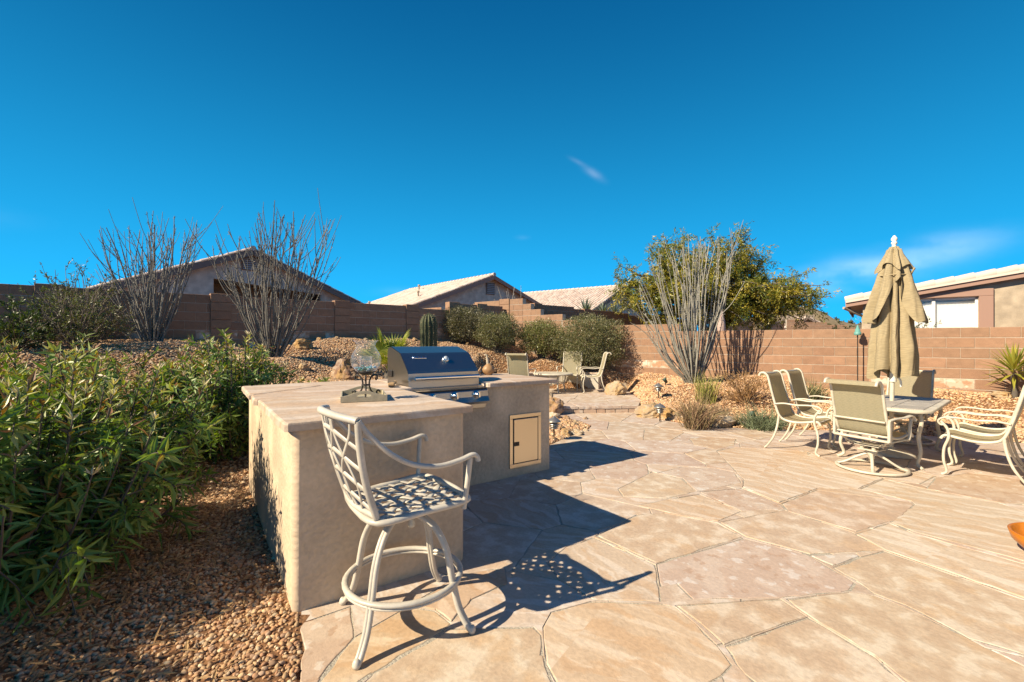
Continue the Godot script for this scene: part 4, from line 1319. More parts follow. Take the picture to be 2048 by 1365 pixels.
	for x in [-1.0, 1.0]:
		var a: Vector3 = bp.call(x, 1.0)
		var pts := [a + Vector3(0, .0, 0.0), a + Vector3(x * .006, -.07, -.05), Vector3(x * .288, .97, .19), Vector3(x * .298, .905, .08), Vector3(x * .302, .878, -.05), Vector3(x * .302, .888, -.17), Vector3(x * .302, .905, -.245), Vector3(x * .302, .892, -.275), Vector3(x * .302, .868, -.282)]
		part("armrest", tubem(curve(pts, 5), .016, 10, .8), m, s)
		part("arm_post", tubem(curve([Vector3(x * .30, .893, -.235), Vector3(x * .292, .78, -.225), Vector3(x * .283, .70, -.218), Vector3(x * .276, .625, -.21)], 4), .014, 8), m, s)

# ---------- sling chairs
var SP := [[-.445, 1.005], [-.425, 1.045], [-.375, 1.05], [-.335, 1.01], [-.315, .94], [-.27, .75], [-.215, .55], [-.17, .455], [-.09, .415], [.03, .405], [.16, .425], [.23, .44], [.275, .435], [.30, .40]]
func sling_chair(label, pos, turn, group) -> Node3D:
	var ch := thing("patio_chair", label, "chair", pos, turn, group)
	chair_parts(ch, false)
	return ch
func chair_parts(ch, swivel: bool):
	var m = M.cream_metal
	var w := .262
	var prof := []
	for q in SP: prof.append(Vector3(0, q[1], -q[0]))
	var c := curve(prof, 4)
	var st := mb()
	st.set_smooth_group(0)
	var nx := 6
	var dist := 0.0
	for i in c.size() - 1:
		var seg := c[i].distance_to(c[i + 1])
		for k in nx:
			var put = func(ii, kk):
				var x: float = -w + .01 + (2.0 * w - .02) * kk / nx
				var t: float = float(ii) / (c.size() - 1)
				var nrm := Vector3(0, -.35, .9) if t < .55 else Vector3(0, -1, 0)
				st.set_uv(Vector2(x * 2.0, (dist + (seg if ii > i else 0.0)) * 2.0))
				st.add_vertex(c[ii] + Vector3(x, 0, 0) + nrm * .016 * (1.0 - pow(2.0 * kk / nx - 1.0, 2.0)) * sin(t * PI))
			put.call(i, k); put.call(i, k + 1); put.call(i + 1, k + 1)
			put.call(i, k); put.call(i + 1, k + 1); put.call(i + 1, k)
		dist += seg
	st.generate_normals(); st.generate_tangents()
	part("sling", st.commit(), M.sling, ch)
	for s in [-1, 1]:
		var q := PackedVector3Array()
		for p in c: q.append(p + Vector3(s * w, 0, 0))
		part("side_rail", tubem(q, .0155, 8, 1.0), m, ch)
	st = mb()
	for i in [2, 12]: tube(st, PackedVector3Array([prof[i] + Vector3(-w, -.012, .0), prof[i] + Vector3(w, -.012, 0)]), .013, 8)
	tube(st, PackedVector3Array([Vector3(-w, .43, .19), Vector3(w, .43, .19)]), .012, 8)
	part("cross_rail", done(st), m, ch)
	for s in [-1, 1]:
		var x: float = s * (w + .018)
		if not swivel:
			part("leg", tubem(curve([Vector3(x, .60, -.30), Vector3(x, .52, -.245), Vector3(x, .42, -.235), Vector3(x, .30, -.27), Vector3(x, .16, -.275), Vector3(x, .05, -.25), Vector3(x, .012, -.275), Vector3(x, .008, -.295)], 4), [.015, .016, .013], 8), m, ch)
			part("leg", tubem(curve([Vector3(x, .47, .185), Vector3(x, .33, .205), Vector3(x, .18, .25), Vector3(x, .06, .32), Vector3(x, .008, .365)], 4), [.016, .012], 8), m, ch)
			part("armrest", tubem(curve([Vector3(x, .63, .235), Vector3(x, .648, .12), Vector3(x, .638, -.02), Vector3(x, .648, -.16), Vector3(x, .642, -.27), Vector3(x, .60, -.32), Vector3(x, .56, -.30), Vector3(x, .565, -.265)], 4), .0165, 8, .7), m, ch)
		else:
			part("armrest", tubem(curve([Vector3(x, .62, .235), Vector3(x, .632, .1), Vector3(x, .632, -.1), Vector3(x, .645, -.22), Vector3(x, .62, -.29), Vector3(x, .58, -.30)], 4), .024, 8, .45, false, Vector3.UP), m, ch)
			part("arm_support", tubem(curve([Vector3(x, .62, -.24), Vector3(x, .52, -.21), Vector3(x, .42, -.20), Vector3(x, .375, -.17)], 4), .018, 8), m, ch)
			st = mb()
			bx(st, Vector3(x, .50, .21), Vector3(.028, .24, .05), Basis.IDENTITY, .006)
			part("back_post", done(st), m, ch)
	if swivel:
		st = mb()
		tube(st, PackedVector3Array([Vector3(-w, .60, .255), Vector3(w, .60, .255)]), .02, 8, .6)
		tube(st, PackedVector3Array([Vector3(-w - .02, .385, .215), Vector3(w + .02, .385, .215)]), .022, 8, .7)
		tube(st, PackedVector3Array([Vector3(-w - .02, .375, -.17), Vector3(w + .02, .375, -.17)]), .016, 8)
		tube(st, curve([Vector3(-w, .40, .2), Vector3(-.17, .31, .1), Vector3(-.1, .29, 0), Vector3(-.16, .33, -.12), Vector3(-w, .375, -.17)], 5), .012, 8)
		tube(st, curve([Vector3(w, .40, .2), Vector3(.17, .31, .1), Vector3(.1, .29, 0), Vector3(.16, .33, -.12), Vector3(w, .375, -.17)], 5), .012, 8)
		part("rocker_frame", done(st), m, ch)
		st = mb()
		bx(st, Vector3(0, .285, 0), Vector3(.26, .012, .22), Basis.IDENTITY, .003)
		for x in [-.06, .06]:
			for z in [-.07, .07]:
				var sp := PackedVector3Array()
				for i in 30: sp.append(Vector3(x + cos(i * .9) * .018, .235 + i * .0015, z + sin(i * .9) * .018))
				tube(st, sp, .005, 5)
		bx(st, Vector3(0, .232, 0), Vector3(.2, .012, .2), Basis.IDENTITY, .003)
		part("spring_plate", done(st), m, ch)
		part("hub", lathem([Vector2(0, .228), Vector2(.05, .226), Vector2(.06, .20), Vector2(.035, .17), Vector2(.03, .12), Vector2(0, .12)], 16), m, ch)
		part("base_ring", tubem(circle(Vector3(0, .022, 0), .33, 40), .022, 8, .7, true), m, ch)
		for k in 4:
			var b := Basis(Vector3.UP, TAU * k / 4 + .5)
			part("spoke", tubem(curve([b * Vector3(.02, .19, 0), b * Vector3(.12, .14, 0), b * Vector3(.24, .06, 0), b * Vector3(.325, .025, 0)], 4), .017, 8, .8), m, ch)

func make_dining():
	var tc := Vector3(5.02, 0, -6.02)
	var e := Vector3(.768, 0, -.64)
	var r := Vector3(.64, 0, .768)
	var pl = func(a, b): return tc + e * a + r * b + Vector3(0, .003, 0)
	var turn_e := face(.768, .64)
	# table: local -z runs along e, +x along r
	var t := thing("dining_table", "cream rectangular patio dining table with grey tiled top", "table", tc, turn_e)
	var top := ccw(PackedVector2Array([Vector2(-.5, -.85), Vector2(.5, -.85), Vector2(.5, .85), Vector2(-.5, .85)]))
	var st := mb()
	prism(st, round_corners(top, .13), .672, .707, .012, null, true)
	var rim := part("table_rim", done(st), M.cream_metal, t)
	for j in 4:
		for i in 3:
			var x0 := -.43 + i * .29
			var y0 := -.78 + j * .392
			st = mb()
			prism(st, PackedVector2Array([Vector2(x0, y0), Vector2(x0 + .28, y0), Vector2(x0 + .28, y0 + .382), Vector2(x0, y0 + .382)]), .70, .7125 + R(0, .001), .003, Color(.60, .55, .50).lerp(Color(.50, .46, .42), R(0, 1)), false, 0, 1.2, Vector2(R(0, 1), R(0, 1)))
			st.generate_normals(); st.generate_tangents()
			part("top_tile", st.commit(), M.tile_stone, t)
	for x in [-.38, .38]:
		for z in [-.66, .66]:
			var sx: float = sign(x)
			var sz: float = sign(z)
			part("leg", tubem(curve([Vector3(x, .675, z), Vector3(x + sx * .02, .55, z + sz * .02), Vector3(x - sx * .01, .38, z - sz * .01), Vector3(x + sx * .01, .2, z + sz * .01), Vector3(x - sx * .02, .06, z - sz * .02), Vector3(x + sx * .035, .012, z + sz * .035)], 5), [.022, .024, .018], 10), M.cream_metal, t)
	st = mb()
	for z in [-.66, .66]: bar(st, Vector3(-.38, .655, z), Vector3(.38, .655, z), .03, .035)
	for x in [-.38, .38]: bar(st, Vector3(x, .655, -.66), Vector3(x, .655, .66), .03, .035)
	part("apron", done(st), M.cream_metal, t)
	# chairs
	var grp := "sling chairs round the dining table"
	var l1 := sling_chair("cream sling chair on the gravel side of the table, next to the swivel rocker", pl.call(-.62, -.86), face(.66, -.75), grp)
	copy(l1, pl.call(.12, -.85), face(.62, -.78), "cream sling chair second along the gravel side of the dining table", grp)
	copy(l1, pl.call(-.44, .86), face(-.66, .75), "cream sling chair on the patio side of the table, nearer the orange bowl", grp)
	copy(l1, pl.call(.20, .88), face(-.64, .77), "cream sling chair on the patio side of the table, farther from the orange bowl", grp)
	var sw := thing("swivel_chair", "cream swivel rocker with round ring base turning its back to the patio", "chair", pl.call(-1.07, .015), face(.90, .43), "swivel chairs at the table ends")
	chair_parts(sw, true)
	copy(sw, pl.call(1.18, -.06), face(-.80, -.6), "cream swivel rocker at the table end by the block wall, facing the patio", "swivel chairs at the table ends")
	make_umbrella(tc)

func make_umbrella(tc: Vector3):
	var u := thing("patio_umbrella", "closed tan fabric patio umbrella standing through the dining table", "umbrella", tc + Vector3(0, .003, 0), 0.2)
	u.rotation.z = -0.018
	part("pole", tubem(PackedVector3Array([Vector3(0, .03, 0), Vector3(0, 2.72, 0)]), .024, 16), M.cream_metal, u)
	part("base", lathem([Vector2(0, .09), Vector2(.04, .09), Vector2(.05, .07), Vector2(.2, .045), Vector2(.25, .02), Vector2(.25, 0)], 30), M.cream_metal, u)
	part("finial", lathem([Vector2(0, 2.90), Vector2(.012, 2.893), Vector2(.034, 2.858), Vector2(.036, 2.84), Vector2(.02, 2.818), Vector2(.032, 2.806), Vector2(.034, 2.79), Vector2(.022, 2.775), Vector2(.03, 2.74)], 18), M.white_plastic, u)
	var cr := Node3D.new()
	var st := mb()
	tube(st, curve([Vector3(.0, 1.02, .02), Vector3(.0, 1.02, .07), Vector3(.02, .98, .09), Vector3(.03, .9, .09)], 3), .012, 8)
	tube(st, PackedVector3Array([Vector3(0, .96, .01), Vector3(0, 1.08, .01)]), .038, 10)
	part("crank", done(st), M.white_plastic, u)
	var ns := FastNoiseLite.new()
	ns.frequency = 2.5; ns.seed = 4
	# folded canopy: eight lobes hanging from the top, each with its own length
	var skin = func(y0s: Callable, ytop: float, rad: Callable, nseg: int, nv: int, lobe: float, ph: float):
		var s2 := mb()
		s2.set_smooth_group(0)
		var P = func(i, j):
			var a = TAU * (i % nseg) / nseg
			var yb: float = y0s.call(a)
			var f := float(j) / nv
			var y := lerpf(ytop, yb, f)
			var lob := absf(cos((a + ph) * 4.0))
			var sharp := pow(lob, 0.8)
			var rr: float = rad.call(y, a) * (1.0 - lobe + lobe * sharp)
			rr *= 1.0 + .13 * ns.get_noise_3d(cos(a) * 1.4, y * .55, sin(a) * 1.4)
			var a2: float = a + .12 * sin(4.0 * (a + ph)) * f + .05 * ns.get_noise_2d(y * 1.2, floor(a * 8 / TAU) * 7)
			return [Vector3(cos(a2) * rr, y, sin(a2) * rr), Vector2(a * 2.0 / TAU * 2.0, y)]
		for j in nv:
			for i in nseg:
				for q in [[i, j], [i + 1, j], [i + 1, j + 1], [i, j], [i + 1, j + 1], [i, j + 1]]:
					var p = P.call(q[0], q[1])
					s2.set_uv(p[1]); s2.add_vertex(p[0])
		s2.generate_normals(); s2.generate_tangents()
		return s2.commit()
	var hem = func(a): return 1.06 + .05 * cos(a * 4.0 + .6) + .03 * sin(a * 3.0)
	var rad = func(y, a):
		var t: float = clampf((2.74 - y) / 1.7, 0.0, 1.0)
		return lerpf(.05, .295, pow(t, .8)) * (1.0 - .10 * smoothstep(.75, 1.0, t))
	part("canopy", skin.call(hem, 2.70, rad, 160, 30, .50, 0.0), M.cloth, u)
	# folds that stop at the rib ends, flaring out to the two sides
	var flare = func(a): return pow(absf(cos(a - .72)), 2.0)
	var hem3 = func(a): return lerpf(2.30, 1.76, smoothstep(.02, .45, flare.call(a))) + .03 * sin(a * 7.0)
	var rad3 = func(y, a):
		var t: float = clampf((2.74 - y) / 1.7, 0.0, 1.0)
		return lerpf(.06, .53, pow(t, .95)) + .012
	part("canopy_fold", skin.call(hem3, 2.71, rad3, 128, 24, .48, .2), M.cloth, u)
	var hem2 = func(a): return 2.46 + .05 * cos((a + .15) * 4.0) + .02 * sin(a * 3.0)
	var rad2 = func(y, a): return lerpf(.05, .205, clampf((2.745 - y) / .3, 0.0, 1.0))
	part("vent_cap", skin.call(hem2, 2.745, rad2, 96, 10, .40, .15), M.cloth, u)
	st = mb()
	tube(st, circle(Vector3(0, 2.36, 0), .155, 18), .012, 6, .6, true)
	tube(st, curve([Vector3(-.02, 2.37, .15), Vector3(.03, 2.43, .2), Vector3(-.05, 2.44, .2), Vector3(-.01, 2.36, .17), Vector3(.03, 2.30, .18)], 3), .013, 6, .6)
	var tie := part("tie", done(st), M.cloth, u)
	tie.rotation.y = 0.75

# ---------- raised patio
func make_upper():
	var pc := Vector3(1.10, .145, -12.15)
	var t := thing("coffee_table", "round cream patio table with curved legs on the raised patio", "table", pc)
	var st := mb()
	lathe(st, [Vector2(0, .505), Vector2(.49, .505), Vector2(.53, .50), Vector2(.54, .485), Vector2(.53, .468), Vector2(.48, .466), Vector2(0, .47)], 40)
	part("table_top", done(st), M.cream_metal, t)
	for k in 4:
		var b := Basis(Vector3.UP, TAU * k / 4 + .3)
		part("leg", tubem(curve([b * Vector3(.34, .468, 0), b * Vector3(.36, .38, 0), b * Vector3(.31, .22, 0), b * Vector3(.33, .08, 0), b * Vector3(.38, .008, 0)], 4), [.022, .016], 8), M.cream_metal, t)
	part("shelf_ring", tubem(circle(Vector3(0, .24, 0), .3, 24), .012, 6, 1, true), M.cream_metal, t)
	var grp := "sling chairs on the raised patio"
	var y := .144
	sling_chair("cream sling chair seen in profile beside the round table and boulder", Vector3(2.14, y, -12.05), face(-1, .06), grp)
	sling_chair("cream sling chair facing the grill across the round table", Vector3(1.62, y, -13.0 + .25), face(-.38, -.92), grp)
	sling_chair("cream sling chair with its back turned to the gourds, at the round table", Vector3(.24, y, -11.6), face(.35, .93), grp)
	# low stucco seat wall with flagstone cap
	var w := thing("seat_wall", "low white stucco seat wall with stone cap curving behind the round table", "wall", Vector3.ZERO)
	var a := PackedVector2Array()
	var inner := PackedVector2Array()
	for i in 9:
		var f := i / 8.0
		var c := Vector2(-.75 + 3.3 * f, 12.0 + 1.45 * sin(f * 2.2) - .1)
		var tan := Vector2(3.3, 1.45 * 2.2 * cos(f * 2.2)).normalized()
		var nn := Vector2(-tan.y, tan.x)
		a.append(c + nn * .21); inner.append(c - nn * .21)
	inner.reverse()
	var poly := a.duplicate()
	poly.append_array(inner)
	st = mb()
	prism(st, poly, 0.02, .555)
	part("stucco", done(st), M.white_stucco, w)
	for i in 4:
		var cp := PackedVector2Array([a[i * 2], a[i * 2 + 1], a[i * 2 + 2], inner[8 - i * 2 - 2], inner[8 - i * 2 - 1], inner[8 - i * 2]])
		for q in Geometry2D.offset_polygon(ccw(cp), .025):
			var lim := Geometry2D.intersect_polygons(q, ccw(Geometry2D.offset_polygon(ccw(cp), .03)[0]))
			st = mb()
			prism(st, Geometry2D.offset_polygon(q, -.012)[0] if i % 2 else q, .557 if i % 2 else .558, .602 if i % 2 else .605, .008, Color(.96, .94, .94), false, .3, .7, Vector2(R(0, 1), 0))
			st.generate_normals(); st.generate_tangents()
			part("cap_stone", st.commit(), M.flag_b, w)

# ---------- garden lights
func path_light(label, p: Vector3):
	var l := thing("path_light", label, "path light", p, 0.0, "tiered metal path lights")
	var st := mb()
	tube(st, PackedVector3Array([Vector3(0, -.05, 0), Vector3(0, .2, 0)]), .012, 8)
	part("stake", done(st), M.bronze, l)
	part("cap", lathem([Vector2(0, .365), Vector2(.012, .36), Vector2(.02, .345), Vector2(.06, .325), Vector2(.105, .29), Vector2(.11, .28), Vector2(.09, .282), Vector2(0, .30)], 24), M.pewter, l)
	for k in 3: part("tier", lathem([Vector2(.0, .262 - k * .03), Vector2(.05, .258 - k * .03), Vector2(.088 - k * .014, .236 - k * .03), Vector2(.085 - k * .014, .234 - k * .03), Vector2(.0, .245 - k * .03)], 20), M.pewter, l)
	part("lamp_glass", tubem(PackedVector3Array([Vector3(0, .18, 0), Vector3(0, .29, 0)]), .035, 12), M.frost, l)
func make_lights():
	M.bronze = mat(lin(.08, .06, .045), .5, .6)
	path_light("tiered metal path light among the rocks at the end of the counter", on_ground(gp(1108, 878, .02)))
	path_light("tiered metal path light standing beside the large boulder at the step", on_ground(gp(1320, 838, .05)))
	path_light("tiered metal path light on the gravel halfway to the big ocotillo", on_ground(pix_ground(1317, 799)))
	for q in [["small dark spotlight on the gravel below the big ocotillo", pix_ground(1331, 772)], ["small dark spotlight among border stones by the green clump", pix_ground(1507, 845)]]:
		var s := thing("spot_light", q[0], "spotlight", on_ground(q[1]), -0.7)
		part("stake", tubem(PackedVector3Array([Vector3(0, -.05, 0), Vector3(0, .09, 0)]), .012, 8), M.bronze, s)
		var hd := part("head", lathem([Vector2(0, -.06), Vector2(.03, -.055), Vector2(.045, .03), Vector2(.052, .06), Vector2(.045, .06), Vector2(.04, .045), Vector2(0, .045)], 16), M.green_paint, s, Vector3(0, .12, 0))
		hd.rotation = Vector3(.5, 0, .4)
	# thin pole with a small teal cone, by the block wall
	var p := Vector3(7.62, 0, -9.99)
	var q2 := on_ground(Vector3(7.45, 0, -9.80))
	var sp := thing("garden_stake", "thin dark stake topped by a small teal cone against the block wall", "stake", q2)
	part("rod", tubem(PackedVector3Array([Vector3(0, -.05, 0), Vector3(0, 1.25, 0)]), .011, 6), M.iron, sp)
	part("cone", lathem([Vector2(0, 1.46), Vector2(.015, 1.45), Vector2(.03, 1.38), Vector2(.045, 1.375), Vector2(.05, 1.31), Vector2(.065, 1.305), Vector2(.07, 1.24), Vector2(.0, 1.24)], 14), mat(lin(.12, .30, .28), .5), sp)

# ---------- plants
func rdir(up := 0.0) -> Vector3:
	return (Vector3(rng.randfn(), rng.randfn(), rng.randfn()).normalized() + Vector3(0, up, 0)).normalized()
func side_of(d: Vector3) -> Vector3:
	var s := d.cross(rdir())
	return s.normalized() if s.length() > .05 else d.cross(Vector3(.3, .2, .9)).normalized()
# tall shrub with lance-shaped leaves in whorls of three along upright stems; young tips pale and reddish
func lance_shrub(label, pos: Vector3, rx: float, rd: float, height: float, stems: int, near: int, leaf_len := .13, seed_ := 1, lean := Vector3.ZERO):
	rng.seed = seed_
	var t := thing("oleander_shrub", label, "shrub", pos)
	var wood := mb()
	var all := []
	for i in stems:
		var a := R(0, TAU)
		var rr := sqrt(R(0, 1))
		var foot := Vector3(cos(a) * rr * rx * .35, -.05, sin(a) * rr * rd * .35)
		var h := height * (R(.72, 1.0) * sqrt(1.0 - .55 * rr * rr * R(.4, 1.0)))
		if R(0, 1) < .35: h *= R(.35, .8)
		var top := Vector3(cos(a) * rr * rx, h, sin(a) * rr * rd) + lean * h
		var mid := foot.lerp(top, .5) + Vector3(cos(a) * rr * rx * .12, .02, sin(a) * rr * rd * .12)
		var c := curve([foot, mid, top], 6)
		tube(wood, c, [.011, .004], 5)
		var shoots := [[c, .06, int(h * R(15, 20))]]
		for k in 3:                 # side shoots spread and droop outwards
			var i1 := 3 + rng.randi() % (c.size() - 5)
			var out := Vector3(cos(a), 0, sin(a)) * R(.0, .7) + rdir(.35)
			var e := c[i1] + out.normalized() * R(.18, .38)
			e.y = min(e.y, height)
			var sc := curve([c[i1], c[i1].lerp(e, .5) + Vector3(0, .04, 0), e], 4)
			tube(wood, sc, [.006, .003], 4)
			shoots.append([sc, .15, 7])
		for sh in shoots:
			var sc: PackedVector3Array = sh[0]
			for k in sh[2]:
				var f: float = sh[1] + (1.0 - sh[1]) * k / sh[2]
				var fi := f * (sc.size() - 1)
				var i0 := int(min(fi, sc.size() - 2))
				var p := sc[i0].lerp(sc[i0 + 1], fi - i0)
				var ax := (sc[i0 + 1] - sc[i0]).normalized()
				var s0 := side_of(ax)
				for w in 3:
					if R(0, 1) < .12: continue
					var o := s0.rotated(ax, TAU * w / 3.0 + R(-.4, .4))
					var young := smoothstep(.55, 1.0, f) * smoothstep(.35, .85, p.y / height)
					var dir := (o + ax * lerpf(R(.0, .8), 1.2, young) + rdir() * .25).normalized()
					var col := Color(.09, .19, .045).lerp(Color(.24, .33, .08), R(0, 1))
					if young > .3: col = col.lerp(Color(.56, .52, .23), R(.25, 1.0) * young)
					if R(0, 1) < .07: col = Color(.34, .26, .06)
					if R(0, 1) < .03: col = Color(.20, .12, .06)
					if young > .5 and R(0, 1) < .22: col = Color(.30, .15, .08)
					all.append([p, dir, o.cross(ax).normalized(), leaf_len * R(.55, 1.15) * lerpf(1.0, .75, young), .026 * R(.7, 1.3), col])
		if R(0, 1) < .6:        # dry pale seed heads at the tips
			for w in 5:
				var dir := (rdir(1.4))
				all.append([top, dir, side_of(dir), R(.05, .09), .016, Color(.62, .50, .33).lerp(Color(.70, .62, .46), R(0, 1))])
	var cam := Vector3(0, EYE, 0) - pos
	if near > 0: all.sort_custom(func(a, b): return a[0].distance_squared_to(cam) < b[0].distance_squared_to(cam))
	var lv := Leaves.new()
	for i in all.size():
		var q = all[i]
		if i < near:
			var one := Leaves.new()
			one.blade(Vector3.ZERO, q[1], q[2], q[3], q[4], q[5], .12, .25)
			part("leaf", one.mesh(), M.leaf, t, q[0])
		else: lv.blade(q[0], q[1], q[2], q[3], q[4], q[5], .12, .25)
	part("stems", done(wood), M.bark, t)
	part("foliage", lv.mesh(), M.leaf, t).set_meta("kind", "stuff")
	print(label, " leaves ", all.size())
# dense rounded shrub of fine grey-green leaves and twigs
func round_bush(label, pos: Vector3, r: Vector3, n: int, cols: Array, seed_: int, group := ""):
	rng.seed = seed_
	var t := thing("rounded_bush", label, "bush", pos, 0.0, group)
	var tw := mb()
	var ns := FastNoiseLite.new()
	ns.seed = seed_; ns.frequency = 1.5
	var shape = func(d: Vector3): return 1.0 + .42 * ns.get_noise_3dv(d * 1.1)
	for i in 90:
		var d := rdir(.55)
		d.y = abs(d.y)
		var e: Vector3 = Vector3(d.x * r.x, d.y * r.y * 1.0 + r.y, d.z * r.z) * shape.call(d) * R(.75, .96)
		e.y = max(e.y, .2)
		tube(tw, curve([Vector3(R(-.12, .12), -.05, R(-.12, .12)), e * Vector3(.4, .45, .4) + rdir() * .06, e], 4), [.012, .003], 4)
	part("twigs", done(tw), M.bark, t)
	var lv := Leaves.new()
	for i in n:
		var d := rdir()
		var f = pow(R(0.02, 1), .33) * shape.call(d)
		var p := Vector3(d.x * r.x, d.y * r.y + r.y, d.z * r.z) * Vector3(f, 1, f)
		p.y = r.y + d.y * r.y * f
		if p.y < .12 * r.y + R(0, .3): continue
		if ns.get_noise_3dv(p * 3.2) < -.22 and R(0, 1) < .8: continue
		var dir := (d * .8 + rdir(.35)).normalized()
		var c: Color = cols[rng.randi() % cols.size()]
		lv.blade(p, dir, side_of(dir), R(.045, .085), R(.011, .02), c * R(.95, 1.6))
	part("crown", lv.mesh(), M.leaf, t)
# ocotillo: a fan of thorny whips from one foot
func ocotillo(label, pos: Vector3, tips: Array, branchy: float, col: Color, rad: float, seed_: int):
	rng.seed = seed_
	var t := thing("ocotillo", label, "ocotillo", pos)
	for q in tips:
		var st := mb()
		var end: Vector3 = q
		var foot := Vector3(end.x * .07 + R(-.07, .07), -.08, end.z * .07 + R(-.07, .07))
		var b := foot.lerp(end, .35)
		var c2 := foot.lerp(end, .7)
		var side := Vector3(end.x, 0, end.z)
		var cu := curve([foot, b + side * R(.02, .16) + rdir() * .06, c2 + side * R(-.02, .10) + rdir() * .12, end + rdir() * .08], 6)
		var r0 := rad * R(.8, 1.2)
		var radii := []
		for i in cu.size(): radii.append(r0 * lerpf(1.1, .42, float(i) / (cu.size() - 1)) * R(.85, 1.15))
		st.set_color(col * R(.8, 1.2))
		tube(st, cu, radii, 5)
		var L := end.length()
		if R(0, 1) < branchy:
			for k in 1 + rng.randi() % 3:
				var i := 8 + rng.randi() % (cu.size() - 10)
				var ax := (cu[i + 1] - cu[i]).normalized()
				var d := (ax + side_of(ax) * R(.4, .9)).normalized()
				var l := R(.25, .8)
				tube(st, curve([cu[i], cu[i] + d * l * .5, cu[i] + d * l + Vector3(0, l * .25, 0)], 4), [r0 * .6, r0 * .3], 5)
		var lv_n := int(L * 16)
		st.set_smooth_group(-1)
		for k in lv_n:              # stubs of leaf and thorn
			var fi := R(.02, .98) * (cu.size() - 1)
			var i0 := int(min(fi, cu.size() - 2))
			var p := cu[i0].lerp(cu[i0 + 1], fi - i0)
			var d := (rdir() + (cu[i0 + 1] - cu[i0]).normalized() * .6).normalized()
			var s := side_of(d)
			st.set_color(col * R(.7, 1.6))
			tri(st, p + s * rad * .6, p + d * R(.035, .07), p - s * rad * .6)
		part("stem", done(st), M.oco, t)
# feathery leaf fountain (grasses, small desert shrubs)
func tuft(called, label, cat, pos: Vector3, n: int, h: float, spread: float, wid: float, cols: Array, seed_: int, droop := .25, up := .9):
	rng.seed = seed_
	var lv := Leaves.new()
	for i in n:
		var a := R(0, TAU)
		var q := pow(R(0, 1), .7)
		var d := Vector3(cos(a) * q * spread, up, sin(a) * q * spread).normalized()
		var c: Color = cols[rng.randi() % cols.size()] * R(.75, 1.3)
		var p := Vector3(R(-.1, .1), -.03, R(-.1, .1)) * (1.0 + spread)
		var l := h * R(.55, 1.1)
		var s := side_of(d) * wid
		var m := p + d * l * .55
		var e := p + d * l + Vector3(d.x, 0, d.z) * l * .12 - Vector3(0, droop * l * q, 0)
		lv.tri(p - s * .5, m - s * .4, m + s * .4, c); lv.tri(p - s * .5, m + s * .4, p + s * .5, c); lv.tri(m - s * .4, e, m + s * .4, c)
	return solo(called, lv.mesh(), M.dry, label, cat, pos)
# open twiggy shrub
func twiggy(called, label, pos: Vector3, n: int, size: Vector3, leaf_cols: Array, leaves: int, seed_: int, twig_col := Color(.2, .15, .1), leaf_len := .03):
	rng.seed = seed_
	var t := thing(called, label, "shrub", pos)
	var st := mb()
	var lv := Leaves.new()
	for i in n:
		var d := rdir(.9)
		d.y = abs(d.y) + .15
		var e := Vector3(d.x * size.x, d.y * size.y, d.z * size.z) * R(.6, 1.05)
		var c := curve([Vector3(R(-.06, .06), -.05, R(-.06, .06)), e * .5 + rdir() * size.y * .08, e], 5)
		st.set_color(twig_col * R(.7, 1.4))
		tube(st, c, [.008, .003], 4)
		for b in 3:
			var k := 3 + rng.randi() % 7
			var bd := ((c[k + 1] - c[k]).normalized() + rdir() * .8).normalized()
			var l := R(.12, .3) * size.y
			tube(st, PackedVector3Array([c[k], c[k] + bd * l * .5 + rdir() * .01, c[k] + bd * l]), [.004, .002], 4)
			for m in int(float(leaves) / n / 3.0):
				var p := c[k] + bd * l * R(.2, 1.05) + rdir() * .015
				var ld := (bd + rdir()).normalized()
				lv.blade(p, ld, side_of(ld), leaf_len * R(.7, 1.3), leaf_len * .35, leaf_cols[rng.randi() % leaf_cols.size()] * R(.75, 1.3))
	part("twigs", done(st), M.oco, t)
	part("leaves", lv.mesh(), M.leaf, t)
